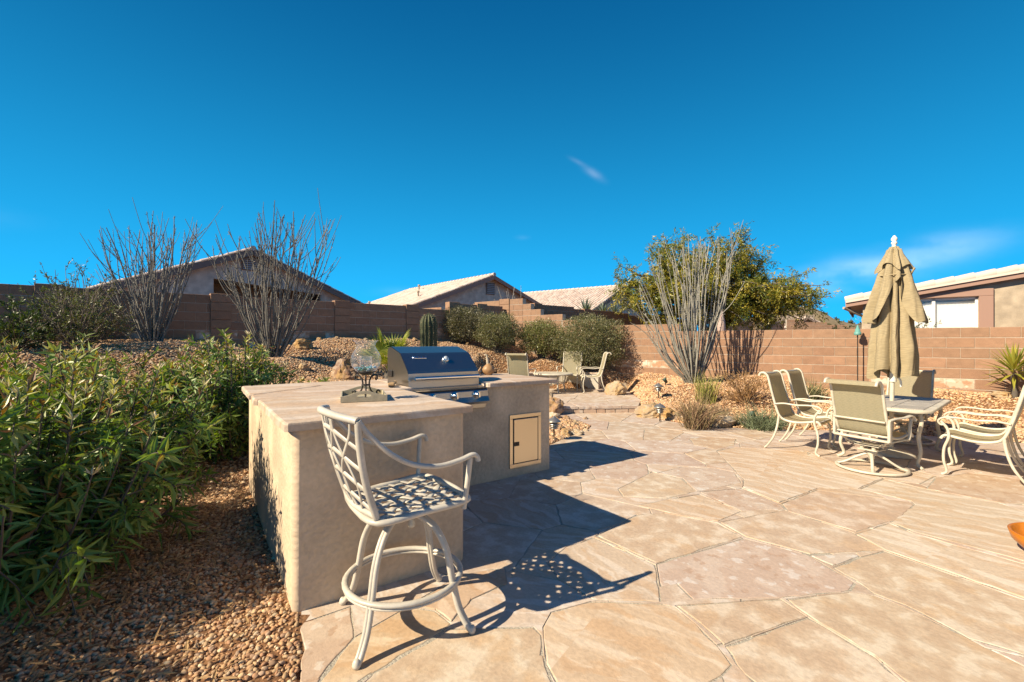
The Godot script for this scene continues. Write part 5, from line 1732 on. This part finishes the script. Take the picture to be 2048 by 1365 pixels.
func mesquite(pos: Vector3):
	rng.seed = 77
	var t := thing("mesquite_tree", "broad feathery yellow-green mesquite tree beyond the lit garden wall", "tree", pos)
	var st := mb()
	var tips := []
	tube(st, curve([Vector3(0, -.5, 0), Vector3(.1, .5, 0), Vector3(.25, 1.3, .1), Vector3(.5, 2.0, .1)], 4), [.2, .14], 9)
	tube(st, curve([Vector3(.05, .4, 0), Vector3(-.5, 1.1, .2), Vector3(-1.3, 1.9, .3)], 4), [.15, .1], 8)
	tube(st, curve([Vector3(.1, .5, 0), Vector3(.8, 1.1, -.2), Vector3(1.8, 1.8, -.3)], 4), [.15, .1], 8)
	var hubs := [Vector3(.5, 2.0, .1), Vector3(-1.3, 1.9, .3), Vector3(1.8, 1.8, -.3), Vector3(.25, 1.3, .1)]
	for i in 120:
		var a := R(0, TAU)
		var q := sqrt(R(0, 1))
		# crown outline: high dome left of centre, long low skirt to the right
		var x := cos(a) * q * 4.3
		var z := sin(a) * q * 3.2
		var dome := 4.9 - .11 * x * x - (.25 * x if x > 1.5 else 0.0) - .16 * z * z
		var y: float = lerpf(1.1, dome, pow(R(0, 1), .6))
		if y < 1.1: y = R(1.0, 1.7)
		var e := Vector3(x, y, z)
		var h: Vector3 = hubs[0]
		for k in hubs:
			if k.distance_to(e) < h.distance_to(e): h = k
		var c := curve([h, h.lerp(e, .5) + Vector3(0, .25, 0) + rdir() * .2, e], 6)
		tube(st, c, [.05, .012], 5)
		tips.append(c)
	for i in 40:
		var a := R(0, TAU)
		var e := Vector3(cos(a) * R(.5, 3.6), R(.9, 1.7), sin(a) * R(.5, 2.6))
		var h: Vector3 = hubs[rng.randi() % 4]
		var c := curve([h, h.lerp(e, .5) + Vector3(0, .3, 0), e], 6)
		tube(st, c, [.04, .012], 5)
		tips.append(c)
	part("trunk", done(st), M.bark, t)
	var lv := Leaves.new()
	for c in tips:
		for k in 22:
			var fi = R(.35, 1.0) * (c.size() - 1)
			var i0 := int(min(fi, c.size() - 2))
			var p: Vector3 = c[i0].lerp(c[i0 + 1], fi - i0)
			var d := rdir(.1)
			var l := R(.25, .75)
			var e := p + d * l - Vector3(0, l * .25, 0)
			var tone := R(0, 1)
			for m in 26:
				var f := R(.1, 1.05)
				var q := p.lerp(e, f) + rdir() * .07
				var ld := (d + rdir() - Vector3(0, .5, 0)).normalized()
				var col := Color(.15, .18, .03).lerp(Color(.46, .35, .045), clampf(tone * 1.1 - .25 + R(-.15, .15), 0, 1))
				lv.blade(q, ld, side_of(ld), R(.09, .17), R(.022, .04), col * R(.75, 1.2))
	part("crown", lv.mesh(), M.leaf, t)
	print("mesquite ", lv.v.size() / 3)
func fan_palm(pos: Vector3):
	rng.seed = 31
	var t := thing("fan_palm", "small bright green fan palm behind the glass vase", "palm", pos)
	for i in 16:
		var a := TAU * i / 16.0 + R(-.2, .2)
		var el := R(.35, 1.35)
		var d := Vector3(cos(a) * cos(el), sin(el), sin(a) * cos(el))
		var l := R(.28, .5)
		var st := Leaves.new()
		var hub := d * l + Vector3(0, .08, 0)
		var s := d.cross(Vector3.UP).normalized()
		st.blade(Vector3.ZERO, hub.normalized(), s, hub.length(), .022, Color(.18, .20, .05), 0.0, 0.0, 1.0)
		for k in 17:
			var f := (k - 8) / 8.0
			var bd := (d.rotated(s.cross(d).normalized(), f * 1.5)).normalized()
			var col := Color(.14, .20, .03).lerp(Color(.38, .38, .07), R(0, 1))
			st.blade(hub, bd, bd.cross(s.cross(d)).normalized(), R(.34, .44) * (1.0 - .25 * abs(f)), .034, col, .18, .3)
		part("frond", st.mesh(), M.leaf, t)
	part("trunk", lathem([Vector2(.09, -.3), Vector2(.08, .1), Vector2(.03, .15), Vector2(0, .16)], 10), M.bark, t)
func rosette(called, label, cat, pos: Vector3, n: int, l: float, wid: float, c0: Color, c1: Color, seed_: int, lift: float, trunk_h := 0.0, up0 := .1, up1 := 1.4):
	rng.seed = seed_
	var t := thing(called, label, cat, pos)
	if trunk_h > 0.0: part("trunk", tubem(curve([Vector3(0, -.1, 0), Vector3(.02, trunk_h * .5, 0), Vector3(0, trunk_h, 0)], 3), [.05, .045], 9), M.bark, t)
	for i in n:
		var f := float(i) / n
		var a := i * 2.39996
		var el := lerpf(up0, up1, f) + R(-.08, .08)
		var d := Vector3(cos(a) * cos(el), sin(el), sin(a) * cos(el))
		var lv := Leaves.new()
		lv.blade(d * .02 + Vector3(0, trunk_h + lift * f, 0), d, d.cross(Vector3.UP).normalized(), l * R(.85, 1.08), wid, c0.lerp(c1, R(0, 1)), .10 * (1.0 - f), .22)
		part("leaf", lv.mesh(), M.leaf, t)
	return t
func cactus(label, pos: Vector3, h: float, r: float, ribs := 14):
	rng.seed = 9
	var t := thing("columnar_cactus", label, "cactus", pos)
	var st := mb()
	st.set_smooth_group(0)
	var n := ribs * 6
	var P = func(i, j):
		var a = TAU * (i % n) / n
		var f = j / 20.0
		var rr := r * (sqrt(max(0.0, 1.0 - pow((f - .82) / .18, 2.0))) if f > .82 else lerpf(.9, 1.0, f))
		rr *= 1.0 + .13 * cos(a * ribs)
		return Vector3(cos(a) * rr, f * h - .1, sin(a) * rr)
	for j in 20:
		for i in n: quad(st, P.call(i, j), P.call(i, j + 1), P.call(i + 1, j + 1), P.call(i + 1, j))
	part("column", done(st), tex(mat(lin(.085, .10, .045), .7), M.mottle_t, null, 5.0), t)
	var lv := Leaves.new()
	for k in ribs:
		var a := TAU * k / ribs
		for j in 34:
			var f := j / 34.0
			var rr := r * 1.13 * (sqrt(max(0.0, 1.0 - pow((f - .82) / .18, 2.0))) if f > .82 else 1.0)
			for m in 5:
				var d := (Vector3(cos(a), .2, sin(a)) + rdir() * .9).normalized()
				lv.blade(Vector3(cos(a) * rr, f * h - .1, sin(a) * rr), d, side_of(d), R(.02, .035), .004, Color(.36, .28, .18))
	part("spines", lv.mesh(), M.dry, t)

# ---------- rocks
func boulder(label, pos: Vector3, size: Vector3, m: int, seed_: int, turn := 0.0, sub := 3):
	var o := solo("boulder", rock(seed_, sub, size, 9, .10, false, .18), M.rock[m], label, "boulder", pos)
	o.rotation.y = turn
func make_rocks():
	var G = func(u, v): return pix_ground(u, v)
	boulder("ochre angular boulder on the gravel slope beside the middle ocotillo", G.call(605, 697) , Vector3(.42, .26, .34), 1, 3)
	boulder("small grey-tan stone half way down the gravel slope", G.call(607, 740), Vector3(.19, .15, .16), 2, 4)
	boulder("red-brown boulder at the back of the counter near the fan palm", G.call(690, 760), Vector3(.46, .42, .36), 3, 5)
	boulder("white and orange boulder at the end of the seat wall", Vector3(2.68, .12, -11.55), Vector3(.62, .44, .46), 0, 6)
	boulder("large white and ochre boulder at the right end of the step", Vector3(2.78, .0, -9.05), Vector3(.72, .36, .52), 0, 18, .3)
	boulder("squat ochre boulder lying against the big white one by the step", Vector3(3.02, .0, -8.75), Vector3(.36, .26, .30), 1, 11)
	boulder("red-brown boulder at the left end of the step", Vector3(.78, -.02, -9.35), Vector3(.58, .48, .46), 3, 7)
	boulder("tan rounded boulder on top of the gravel left of the step", Vector3(.72, .10, -9.75), Vector3(.5, .44, .4), 0, 8)
	boulder("flat pinkish slab rock beside the dry grass clump", G.call(1440, 852), Vector3(.62, .22, .42), 2, 9)
	boulder("small flat tan rock below the spiky yucca", G.call(2010, 795), Vector3(.4, .16, .3), 0, 10)
	# border stones along the patio edge
	rng.seed = 21
	var names := ["small tan stone edging the gravel bed by the patio", "small ochre stone edging the gravel bed by the patio", "small pinkish stone edging the gravel bed by the patio", "small dark red stone edging the gravel bed by the patio", "small white stone edging the gravel bed by the patio"]
	var rm := []
	for k in 8: rm.append(rock(200 + k, 2, Vector3(1, .7, .8), 8, .09, false, .2))
	var edge := [[1325, 838], [1352, 843], [1385, 848], [1450, 853], [1510, 855], [1570, 857], [1640, 860], [1720, 863], [1830, 868]]
	for row in 2:
		for i in 44:
			var f := (i + R(.1, .9)) / 44.0 * (edge.size() - 1)
			var k := int(f)
			var u := lerpf(edge[k][0], edge[k + 1][0], f - k)
			var v := lerpf(edge[k][1], edge[k + 1][1], f - k)
			if row == 1 and i > 28: continue
			var p := gp(u, v, 0)
			var s := R(.07, .15) * (1.0 if row == 0 else 1.3)
			p = p + Vector3(R(-.03, .03), 0, -.10 - row * R(.12, .3))
			var m := rng.randi() % 5
			if m == 4 and R(0, 1) < .5: m = 0
			var o := solo("border_stone", rm[rng.randi() % 8], M.rock[m], names[m], "stone", on_ground(p, s * .12), "border stones along the patio edge")
			o.rotation.y = R(0, TAU); o.scale = Vector3.ONE * s * R(.9, 1.3)
	var pile := ["tan rock in the small pile beside the counter end", "ochre rock in the small pile beside the counter end", "pinkish rock in the small pile beside the counter end", "dark red rock in the small pile beside the counter end", "white rock in the small pile beside the counter end"]
	for i in 34:
		var u := R(1098, 1172)
		var v := R(843, 876) - (u - 1098) * .16
		var p := gp(u, v + 6, 0)
		var m := rng.randi() % 5
		var s := R(.06, .14) if i > 5 else R(.16, .26)
		var o := solo("pile_rock", rm[rng.randi() % 8], M.rock[m], pile[m], "rock", on_ground(p, s * .1), "rocks piled beside the counter end")
		o.rotation.y = R(0, TAU); o.scale = Vector3.ONE * s
	for i in 18:
		var s := 1.4 + i * .3 + R(-.12, .12)
		var w := corner + back_dir * s
		var p := Vector3(w.x + .25, 0, -w.y + .45 + R(-.15, .15))
		var o := solo("border_stone", rm[rng.randi() % 8], M.rock[[0, 2, 1][i % 3]], "small pale stone in the row along the foot of the shaded wall", "stone", on_ground(p, .02), "stones at the foot of the shaded wall")
		o.rotation.y = R(0, TAU); o.scale = Vector3.ONE * R(.07, .2)

func make_plants():
	rng.seed = 5
	lance_shrub("big leafy oleander with pale tips beside the gravel path to the counter", on_ground(Vector3(-3.3, 0, -2.85)), 1.2, 1.05, 1.46, 200, 300, .15, 1)
	lance_shrub("oleander shrub at the end of the row, past the big one", on_ground(Vector3(-3.75, 0, -1.55)), .95, .8, 1.45, 100, 0, .15, 4)
	lance_shrub("oleander shrub farther back, behind the big one beside the counter", on_ground(Vector3(-4.6, 0, -4.5)), 1.1, 1.0, 1.45, 120, 0, .14, 2)
	lance_shrub("yellow-green oleander shrub against the back corner of the counter", on_ground(Vector3(-3.15, 0, -5.15)), .6, .7, 1.34, 105, 120, .11, 3)
	lance_shrub("low leafy oleander sprout behind the counter top", on_ground(Vector3(-2.55, 0, -5.9)), .45, .35, .6, 26, 0, .09, 33)
	# ocotillos; tips are points on their own outline, spread in depth
	var fan = func(base: Vector3, n: int, u0: float, u1: float, vtop: Callable, d: float, zr: float):
		var o := []
		for i in n:
			var f := (i + R(0, 1)) / n
			var u := lerpf(u0, u1, f)
			var dd := d + R(-zr, zr)
			var q := at(u, vtop.call(f) + R(6, 52) + (60.0 if R(0, 1) < .22 else 0.0), d) - base
			q.z = R(-zr, zr) * (1.0 - .5 * absf(f - .5))
			o.append(q)
		return o
	rng.seed = 41
	var b1 := on_ground(Vector3(-7.1, 0, -9.0))
	ocotillo("grey bare ocotillo in front of the shaded wall, left of the branching one", b1, fan.call(b1, 60, 212, 385, func(f): return 422 + 190 * pow(absf(f - .62), 2.0) + (45 if f < .15 else 0), 9.0, .75), .6, Color(.19, .18, .165), .0125, 41)
	var b2 := on_ground(Vector3(-4.35, 0, -8.25))
	ocotillo("tall branching bare ocotillo with dark stems between vase and house gable", b2, fan.call(b2, 56, 425, 662, func(f): return 410 + 120 * pow(absf(f - .7), 1.5), 8.25, .7), .85, Color(.16, .15, .135), .0125, 42)
	var b3 := on_ground(Vector3(4.32, 0, -10.75))
	ocotillo("pale grey many-stemmed ocotillo standing before the sunlit wall", b3, fan.call(b3, 64, 1262, 1478, func(f): return 462 + 150 * pow(absf(f - .72), 2.0) + (30 if f < .2 else 0), 10.75, .6), .12, Color(.26, .25, .22), .0155, 43)
	rng.seed = 47
	var b4 := Vector3(-.1, 1.3, -19.5)
	ocotillo("slender far ocotillo in front of the middle house", b4, fan.call(b4, 11, 985, 1048, func(f): return 545 + 40 * absf(f - .5), 19.5, .5), 0.0, Color(.30, .27, .25), .02, 44)
	mesquite(Vector3(8.0, 1.2, -18.5))
	var sage := [Color(.13, .135, .065), Color(.17, .165, .085), Color(.10, .11, .05), Color(.20, .175, .105)]
	var fresh := [Color(.14, .15, .055), Color(.20, .20, .07), Color(.11, .125, .045), Color(.17, .16, .08)]
	var grp := "clipped rounded bushes along the garden wall"
	round_bush("dull grey-green clipped bush touching the shaded wall by the cactus", on_ground(at(930, 690, 14.6)), Vector3(0.8, (2.6 - on_ground(at(930, 690, 14.6)).y) * .5, 0.7), 18000, [Color(.12, .115, .07), Color(.15, .135, .09), Color(.10, .095, .06)], 61, grp)
	round_bush("clipped bush second from the shaded wall, below the corner pillar", on_ground(at(997, 702, 13.9)), Vector3(0.68, (2.37 - on_ground(at(997, 702, 13.9)).y) * .5, 0.62), 16000, sage, 62, grp)
	round_bush("clipped greenish bush directly behind the left sling chair", on_ground(at(1083, 716, 14.0)), Vector3(0.74, (2.15 - on_ground(at(1083, 716, 14.0)).y) * .5, 0.66), 18000, fresh, 63, grp)
	round_bush("largest clipped bush, behind the round table against the lit wall", on_ground(at(1182, 733, 13.35)), Vector3(1.0, (2.29 - on_ground(at(1182, 733, 13.35)).y) * .5, 0.8), 30000, sage, 64, grp)
	fan_palm(Vector3(-2.02, ground_y(-2.02, 7.5) + .12, -7.5))
	cactus("ribbed columnar cactus rising behind the grill hood", on_ground(Vector3(-1.74, 0, -9.5)), 2.09 - ground_y(-1.74, 9.5) + .1, .165)
	rosette("agave", "blue-green agave at the foot of the columnar cactus", "agave", on_ground(Vector3(-1.78, 0, -9.85)), 34, .62, .07, Color(.13, .19, .15), Color(.22, .28, .22), 71, .12, 0.0, .25, 1.45)
	rosette("yucca", "spiky yellow-green yucca on a short trunk by the lit wall", "yucca", on_ground(Vector3(9.05, 0, -8.2)), 64, .50, .05, Color(.17, .22, .035), Color(.42, .38, .06), 72, .10, .42, -.5, 1.45)
	for q in [[1172, 612, 24.0, .95], [1205, 613, 25.0, .75], [1228, 614, 26.0, .8]]:
		var p := at(q[0], q[1] + 18, q[2])
		rosette("agave", "far blue agave showing above the neighbour's shaded wall", "agave", p, 26, q[3], .12, Color(.16, .20, .17), Color(.24, .28, .24), int(q[0]), .1, 0.0, .3, 1.4).set_meta("group", "agaves above the neighbour's wall")
	# grasses and low shrubs in the right bed
	tuft("grass_clump", "tall reddish dry grass clump beside the path light", "grass", on_ground(gp(1392, 845, .1)), 420, .82, .75, .010, [Color(.20, .12, .08), Color(.26, .17, .10), Color(.15, .11, .06), Color(.28, .22, .11)], 81)
	tuft("grass_clump", "yellow-green upright grass behind the reddish clump", "grass", on_ground(pix_ground(1412, 806)), 200, .75, .45, .012, [Color(.26, .25, .06), Color(.34, .32, .09), Color(.18, .19, .05)], 82, .1)
	tuft("grass_clump", "low blue-green spiky clump behind the border stones", "grass", on_ground(gp(1520, 850, .06)), 420, .62, 1.25, .011, [Color(.10, .13, .075), Color(.14, .17, .10), Color(.08, .10, .05)], 83, .15, .8)
	tuft("grass_clump", "grey-green clump behind the two left dining chairs", "grass", on_ground(pix_ground(1618, 800)), 300, .6, .9, .012, [Color(.16, .17, .08), Color(.24, .20, .10), Color(.12, .13, .06)], 84)
	tuft("grass_clump", "small grey tuft leaning on the flat slab rock", "grass", on_ground(pix_ground(1432, 830)), 160, .36, 1.1, .010, [Color(.20, .16, .11), Color(.14, .12, .08)], 85)
	twiggy("dry_shrub", "rusty brown dry shrub in front of the lit wall", on_ground(pix_ground(1490, 805)), 70, Vector3(.75, .62, .5), [Color(.34, .18, .06), Color(.42, .25, .09), Color(.26, .15, .06)], 2600, 86, Color(.28, .17, .09), .028)
	twiggy("desert_shrub", "wispy grey-brown shrub before the shaded wall at the end of the garden", on_ground(Vector3(-8.0, 0, -8.5)), 70, Vector3(1.2, 1.25, .8), [Color(.10, .11, .05), Color(.17, .14, .08)], 2600, 87, Color(.15, .125, .10), .05)
	twiggy("desert_shrub", "tall wispy green shrub with a bare spray rising over the shaded wall", on_ground(Vector3(-7.6, 0, -7.95)), 60, Vector3(.85, 1.3, .7), [Color(.09, .12, .045), Color(.15, .17, .06)], 3000, 88, Color(.15, .125, .10), .05)
	twiggy("desert_shrub", "low dark green shrub under the wispy ones by the oleanders", on_ground(Vector3(-8.4, 0, -7.7)), 60, Vector3(1.2, .75, .8), [Color(.05, .085, .03), Color(.08, .12, .04)], 4200, 89, Color(.12, .10, .08), .06)
	twiggy("potted_shrub", "grey-leaved shrub before the tan house window", Vector3(10.9, .8, -12.25), 40, Vector3(.5, 1.25, .4), [Color(.10, .12, .07), Color(.16, .17, .12)], 1800, 90, Color(.2, .17, .14), .07)
	# things in the yards beyond
	var pu := at(1443, 668, 16.5)
	var um := thing("closed_umbrella", "faded pink closed umbrella in the neighbour's yard behind the ocotillo", "umbrella", Vector3(pu.x, .6, pu.z))
	part("canopy", lathem([Vector2(0, 2.06), Vector2(.05, 2.0), Vector2(.13, 1.6), Vector2(.17, 1.15), Vector2(.13, 1.1), Vector2(0, 1.1)], 9), mat(lin(.45, .33, .30), .9), um)
	part("pole", tubem(PackedVector3Array([Vector3(0, -.3, 0), Vector3(0, 2.1, 0)]), .025, 8), M.cream_metal, um)
	var pt := at(1525, 660, 22.0)
	var pm := thing("palm_tree", "thick rough palm trunk below the mesquite crown", "palm", Vector3(pt.x, .5, pt.z))
	rng.seed = 12
	part("trunk", lathem([Vector2(.34, -.5), Vector2(.33, 1.4), Vector2(.36, 2.2), Vector2(.2, 2.5), Vector2(0, 2.55)], 14), M.bark, pm)
	for i in 60:
		var a := i * 2.4
		var b := part("leaf_stub", boxm(Vector3(.1, .16, .06), .01), M.rock[0], pm, Vector3(cos(a) * .35, .5 + i * .03, sin(a) * .35))
		b.rotation = Vector3(.4 * sin(a), -a, .5)
	for i in 14:
		var a := i * 2.4
		var lv := Leaves.new()
		var d := Vector3(cos(a), .35, sin(a)).normalized()
		for k in 16: lv.blade(Vector3(0, 2.5, 0) + d * (.3 + k * .06), (d + Vector3(-d.z, 0, d.x) * (.8 if k % 2 else -.8)).normalized(), Vector3.UP, .4, .05, Color(.08, .11, .04), .3)
		part("frond", lv.mesh(), M.leaf, pm)
	twiggy("desert_shrub", "dark green shrub beyond the lit wall next to the teal cone", Vector3(17.2, .8, -24.0), 60, Vector3(1.7, 1.2, 1.2), [Color(.05, .075, .03), Color(.09, .11, .05)], 5000, 91, Color(.12, .1, .08), .12)
	twiggy("desert_shrub", "grey bare tree crown behind the tan house roof", Vector3(24.5, 1.0, -31.0), 60, Vector3(2.2, 3.2, 1.6), [Color(.25, .20, .16)], 600, 92, Color(.30, .25, .21), .1)
	# distant hill
	var st := mb()
	var ns := FastNoiseLite.new()
	ns.frequency = .02; ns.seed = 3; ns.fractal_octaves = 5
	st.set_smooth_group(0)
	var hp = func(i, j):
		var x = 90.0 + i * 4.0
		var z = 200.0 + j * 6.0
		var q: float = 21.0 * exp(-pow((x - 158.0) / 38.0, 2.0) - pow((z - 262.0) / 40.0, 2.0)) * (1.0 + .5 * ns.get_noise_2d(x, z))
		return Vector3(x, q + 2.0 * ns.get_noise_2d(x * 3.0, z * 3.0), -z)
	for i in 50:
		for j in 24: quad(st, hp.call(i, j), hp.call(i, j + 1), hp.call(i + 1, j + 1), hp.call(i + 1, j))
	struct("hill", done(st), tex(mat(lin(.30, .23, .14), 1.0), M.speck_t, null, .06, true, 1.0, true))
	rng.seed = 90
	var lv := Leaves.new()
	for k in 500:
		var p: Vector3 = hp.call(R(2, 48), R(1, 14))
		for m in 8:
			var d := rdir(.5)
			lv.blade(p + rdir() * .5, d, side_of(d), R(1.0, 1.8), 1.0, Color(.09, .095, .045) * R(.8, 1.3))
	var sh := solo("hill_scrub", lv.mesh(), M.leaf, "dark scrub dotting the distant brown hill", "scrub")
	sh.set_meta("kind", "stuff")
	# dead leaves under the oleander
	rng.seed = 95
	lv = Leaves.new()
	for k in 2600:
		var x := -3.0 + rng.randfn() * .8
		var d := 2.75 + rng.randfn() * .75
		if d < 1.4 or x > -1.25 or in_poly(Vector2(x, d), patio_poly): continue
		var dir := Vector3(R(-1, 1), R(-.1, .25), R(-1, 1)).normalized()
		lv.blade(Vector3(x, ground_y(x, d) + R(.01, .03), -d), dir, dir.cross(Vector3.UP + rdir() * .4).normalized(), R(.06, .13), .016, Color(.22, .13, .06).lerp(Color(.38, .25, .12), R(0, 1)), 0.0, .2)
	solo("leaf_litter", lv.mesh(), M.dry, "dry brown fallen leaves under the big oleander", "leaf litter").set_meta("kind", "stuff")

func make_sky() -> ProceduralSkyMaterial:
	var s := ProceduralSkyMaterial.new()
	s.sky_top_color = Color(0.0, 0.19, 0.365)
	s.sky_horizon_color = Color(0.13, 0.61, 0.83)
	s.sky_curve = 0.25
	s.ground_horizon_color = Color(0.55, 0.45, 0.36)
	s.ground_bottom_color = Color(0.45, 0.36, 0.28)
	s.sun_angle_max = 1.0
	var w := 2048
	var im := Image.create(w, w / 2, false, Image.FORMAT_RGBA8)
	var n := FastNoiseLite.new()
	n.seed = 8; n.frequency = .02; n.fractal_octaves = 5
	n.domain_warp_enabled = true; n.domain_warp_amplitude = 20.0
	# wisps: azimuth, elevation, half widths in degrees, tilt, strength
	for c in [[36.6, 6.9, 6.5, 1.5, .08, .6], [43.0, 8.4, 4.0, 1.3, .1, .5], [10.1, 20.0, 1.2, .5, -.55, .32], [8.3, 21.3, 1.2, .25, -.5, .18], [1.2, 12.9, .9, .25, 0.0, .14], [-14.0, 6.0, 3.0, .6, 0.0, .16], [32.0, 5.2, 5.0, .7, .0, .4], [-60.0, 9.0, 8.0, 1.2, .1, .4], [70.0, 10.0, 7.0, 1.4, .1, .5], [150.0, 8.0, 9.0, 1.5, .1, .5], [-120.0, 7.0, 9.0, 1.4, .05, .5]]:
		for y in range(int(w / 4.0 - (c[1] + 6.0) / 180.0 * w / 2.0), int(w / 4.0 - (c[1] - 6.0) / 180.0 * w / 2.0)):
			for x in range(int((c[0] - c[2] * 2.2) / 360.0 * w), int((c[0] + c[2] * 2.2) / 360.0 * w)):
				var az: float = float(x) / w * 360.0 - c[0]
				var el: float = (.25 - float(y) / w) * 360.0 - c[1] - az * c[4]
				var d := pow(az / c[2], 2.0) + pow(el / c[3], 2.0)
				var a: float = exp(-d * 1.3) * c[5] * clampf(.75 + 1.1 * n.get_noise_2d(x * .8, y * 2.6), 0.0, 1.3)
				if a > .004:
					var o := im.get_pixel(posmod(x, w), y)
					im.set_pixel(posmod(x, w), y, Color(.86, .88, .90, clampf(o.a + a, 0.0, 1.0)))
	s.sky_cover = ImageTexture.create_from_image(im)
	s.sky_cover_modulate = Color(.62, .55, .50, 1.0)
	return s

func _ready():
	var cam := Camera3D.new()
	cam.name = "camera"
	cam.fov = rad_to_deg(2.0 * atan(682.5 / F))
	cam.position = Vector3(0, EYE, 0)
	cam.near = 0.05; cam.far = 1500.0
	add_child(cam)
	cam.current = true
	var env := Environment.new()
	env.background_mode = Environment.BG_SKY
	var sky := Sky.new()
	sky.sky_material = make_sky()
	env.sky = sky
	env.background_energy_multiplier = 1.0
	env.tonemap_mode = Environment.TONE_MAPPER_LINEAR
	env.tonemap_exposure = 2.0
	env.sdfgi_enabled = true; env.ssao_enabled = true; env.ssil_enabled = true
	var we := WorldEnvironment.new()
	we.name = "world_environment"; we.environment = env
	add_child(we)
	var sun := DirectionalLight3D.new()
	sun.name = "sun"
	sun.light_energy = 1.5; sun.light_color = Color(1.0, 0.93, 0.80)
	sun.light_angular_distance = 0.5; sun.shadow_enabled = true
	sun.basis = Basis.looking_at(Vector3(1.187, -.985, -.62).normalized())
	add_child(sun)
	rng.seed = 2016
	make_materials()
	M.white_plastic = mat(lin(.72, .70, .64), .45)
	M.white_stucco = tex(mat(lin(.66, .60, .52), .9), M.mottle_t, M.stucco_n, 1.0, true, .6)
	M.dial = mat(lin(.45, .5, .55), .2)
	M.pewter = mat(lin(.42, .40, .37), .35, .8)
	M.frost = mat(lin(.6, .6, .56), .4)
	M.green_paint = mat(lin(.03, .06, .05), .5)
	M.tile_pale = mat(lin(.55, .475, .42), .85)
	M.pink = tex(mat(lin(.50, .36, .30), .95), M.mottle_t, M.fine_n, 1.0, true, .5)
	M.tile_stone = vc(tex(mat(Color.WHITE, .6), M.speck_t, M.fine_n, 1.0, false, .5))
	print("materials ", Time.get_ticks_msec())
	make_outlines()
	make_ground()
	make_patio()
	rng.seed = 4
	make_walls()
	rng.seed = 6
	make_houses()
	make_own_house()
	print("structure ", Time.get_ticks_msec())
	rng.seed = 7
	make_kitchen()
	make_grill()
	make_ornaments()
	make_stool()
	make_dining()
	make_upper()
	make_lights()
	print("objects ", Time.get_ticks_msec())
	make_plants()
	make_rocks()
	rng.seed = 99
	make_gravel()
	print("done ", Time.get_ticks_msec())
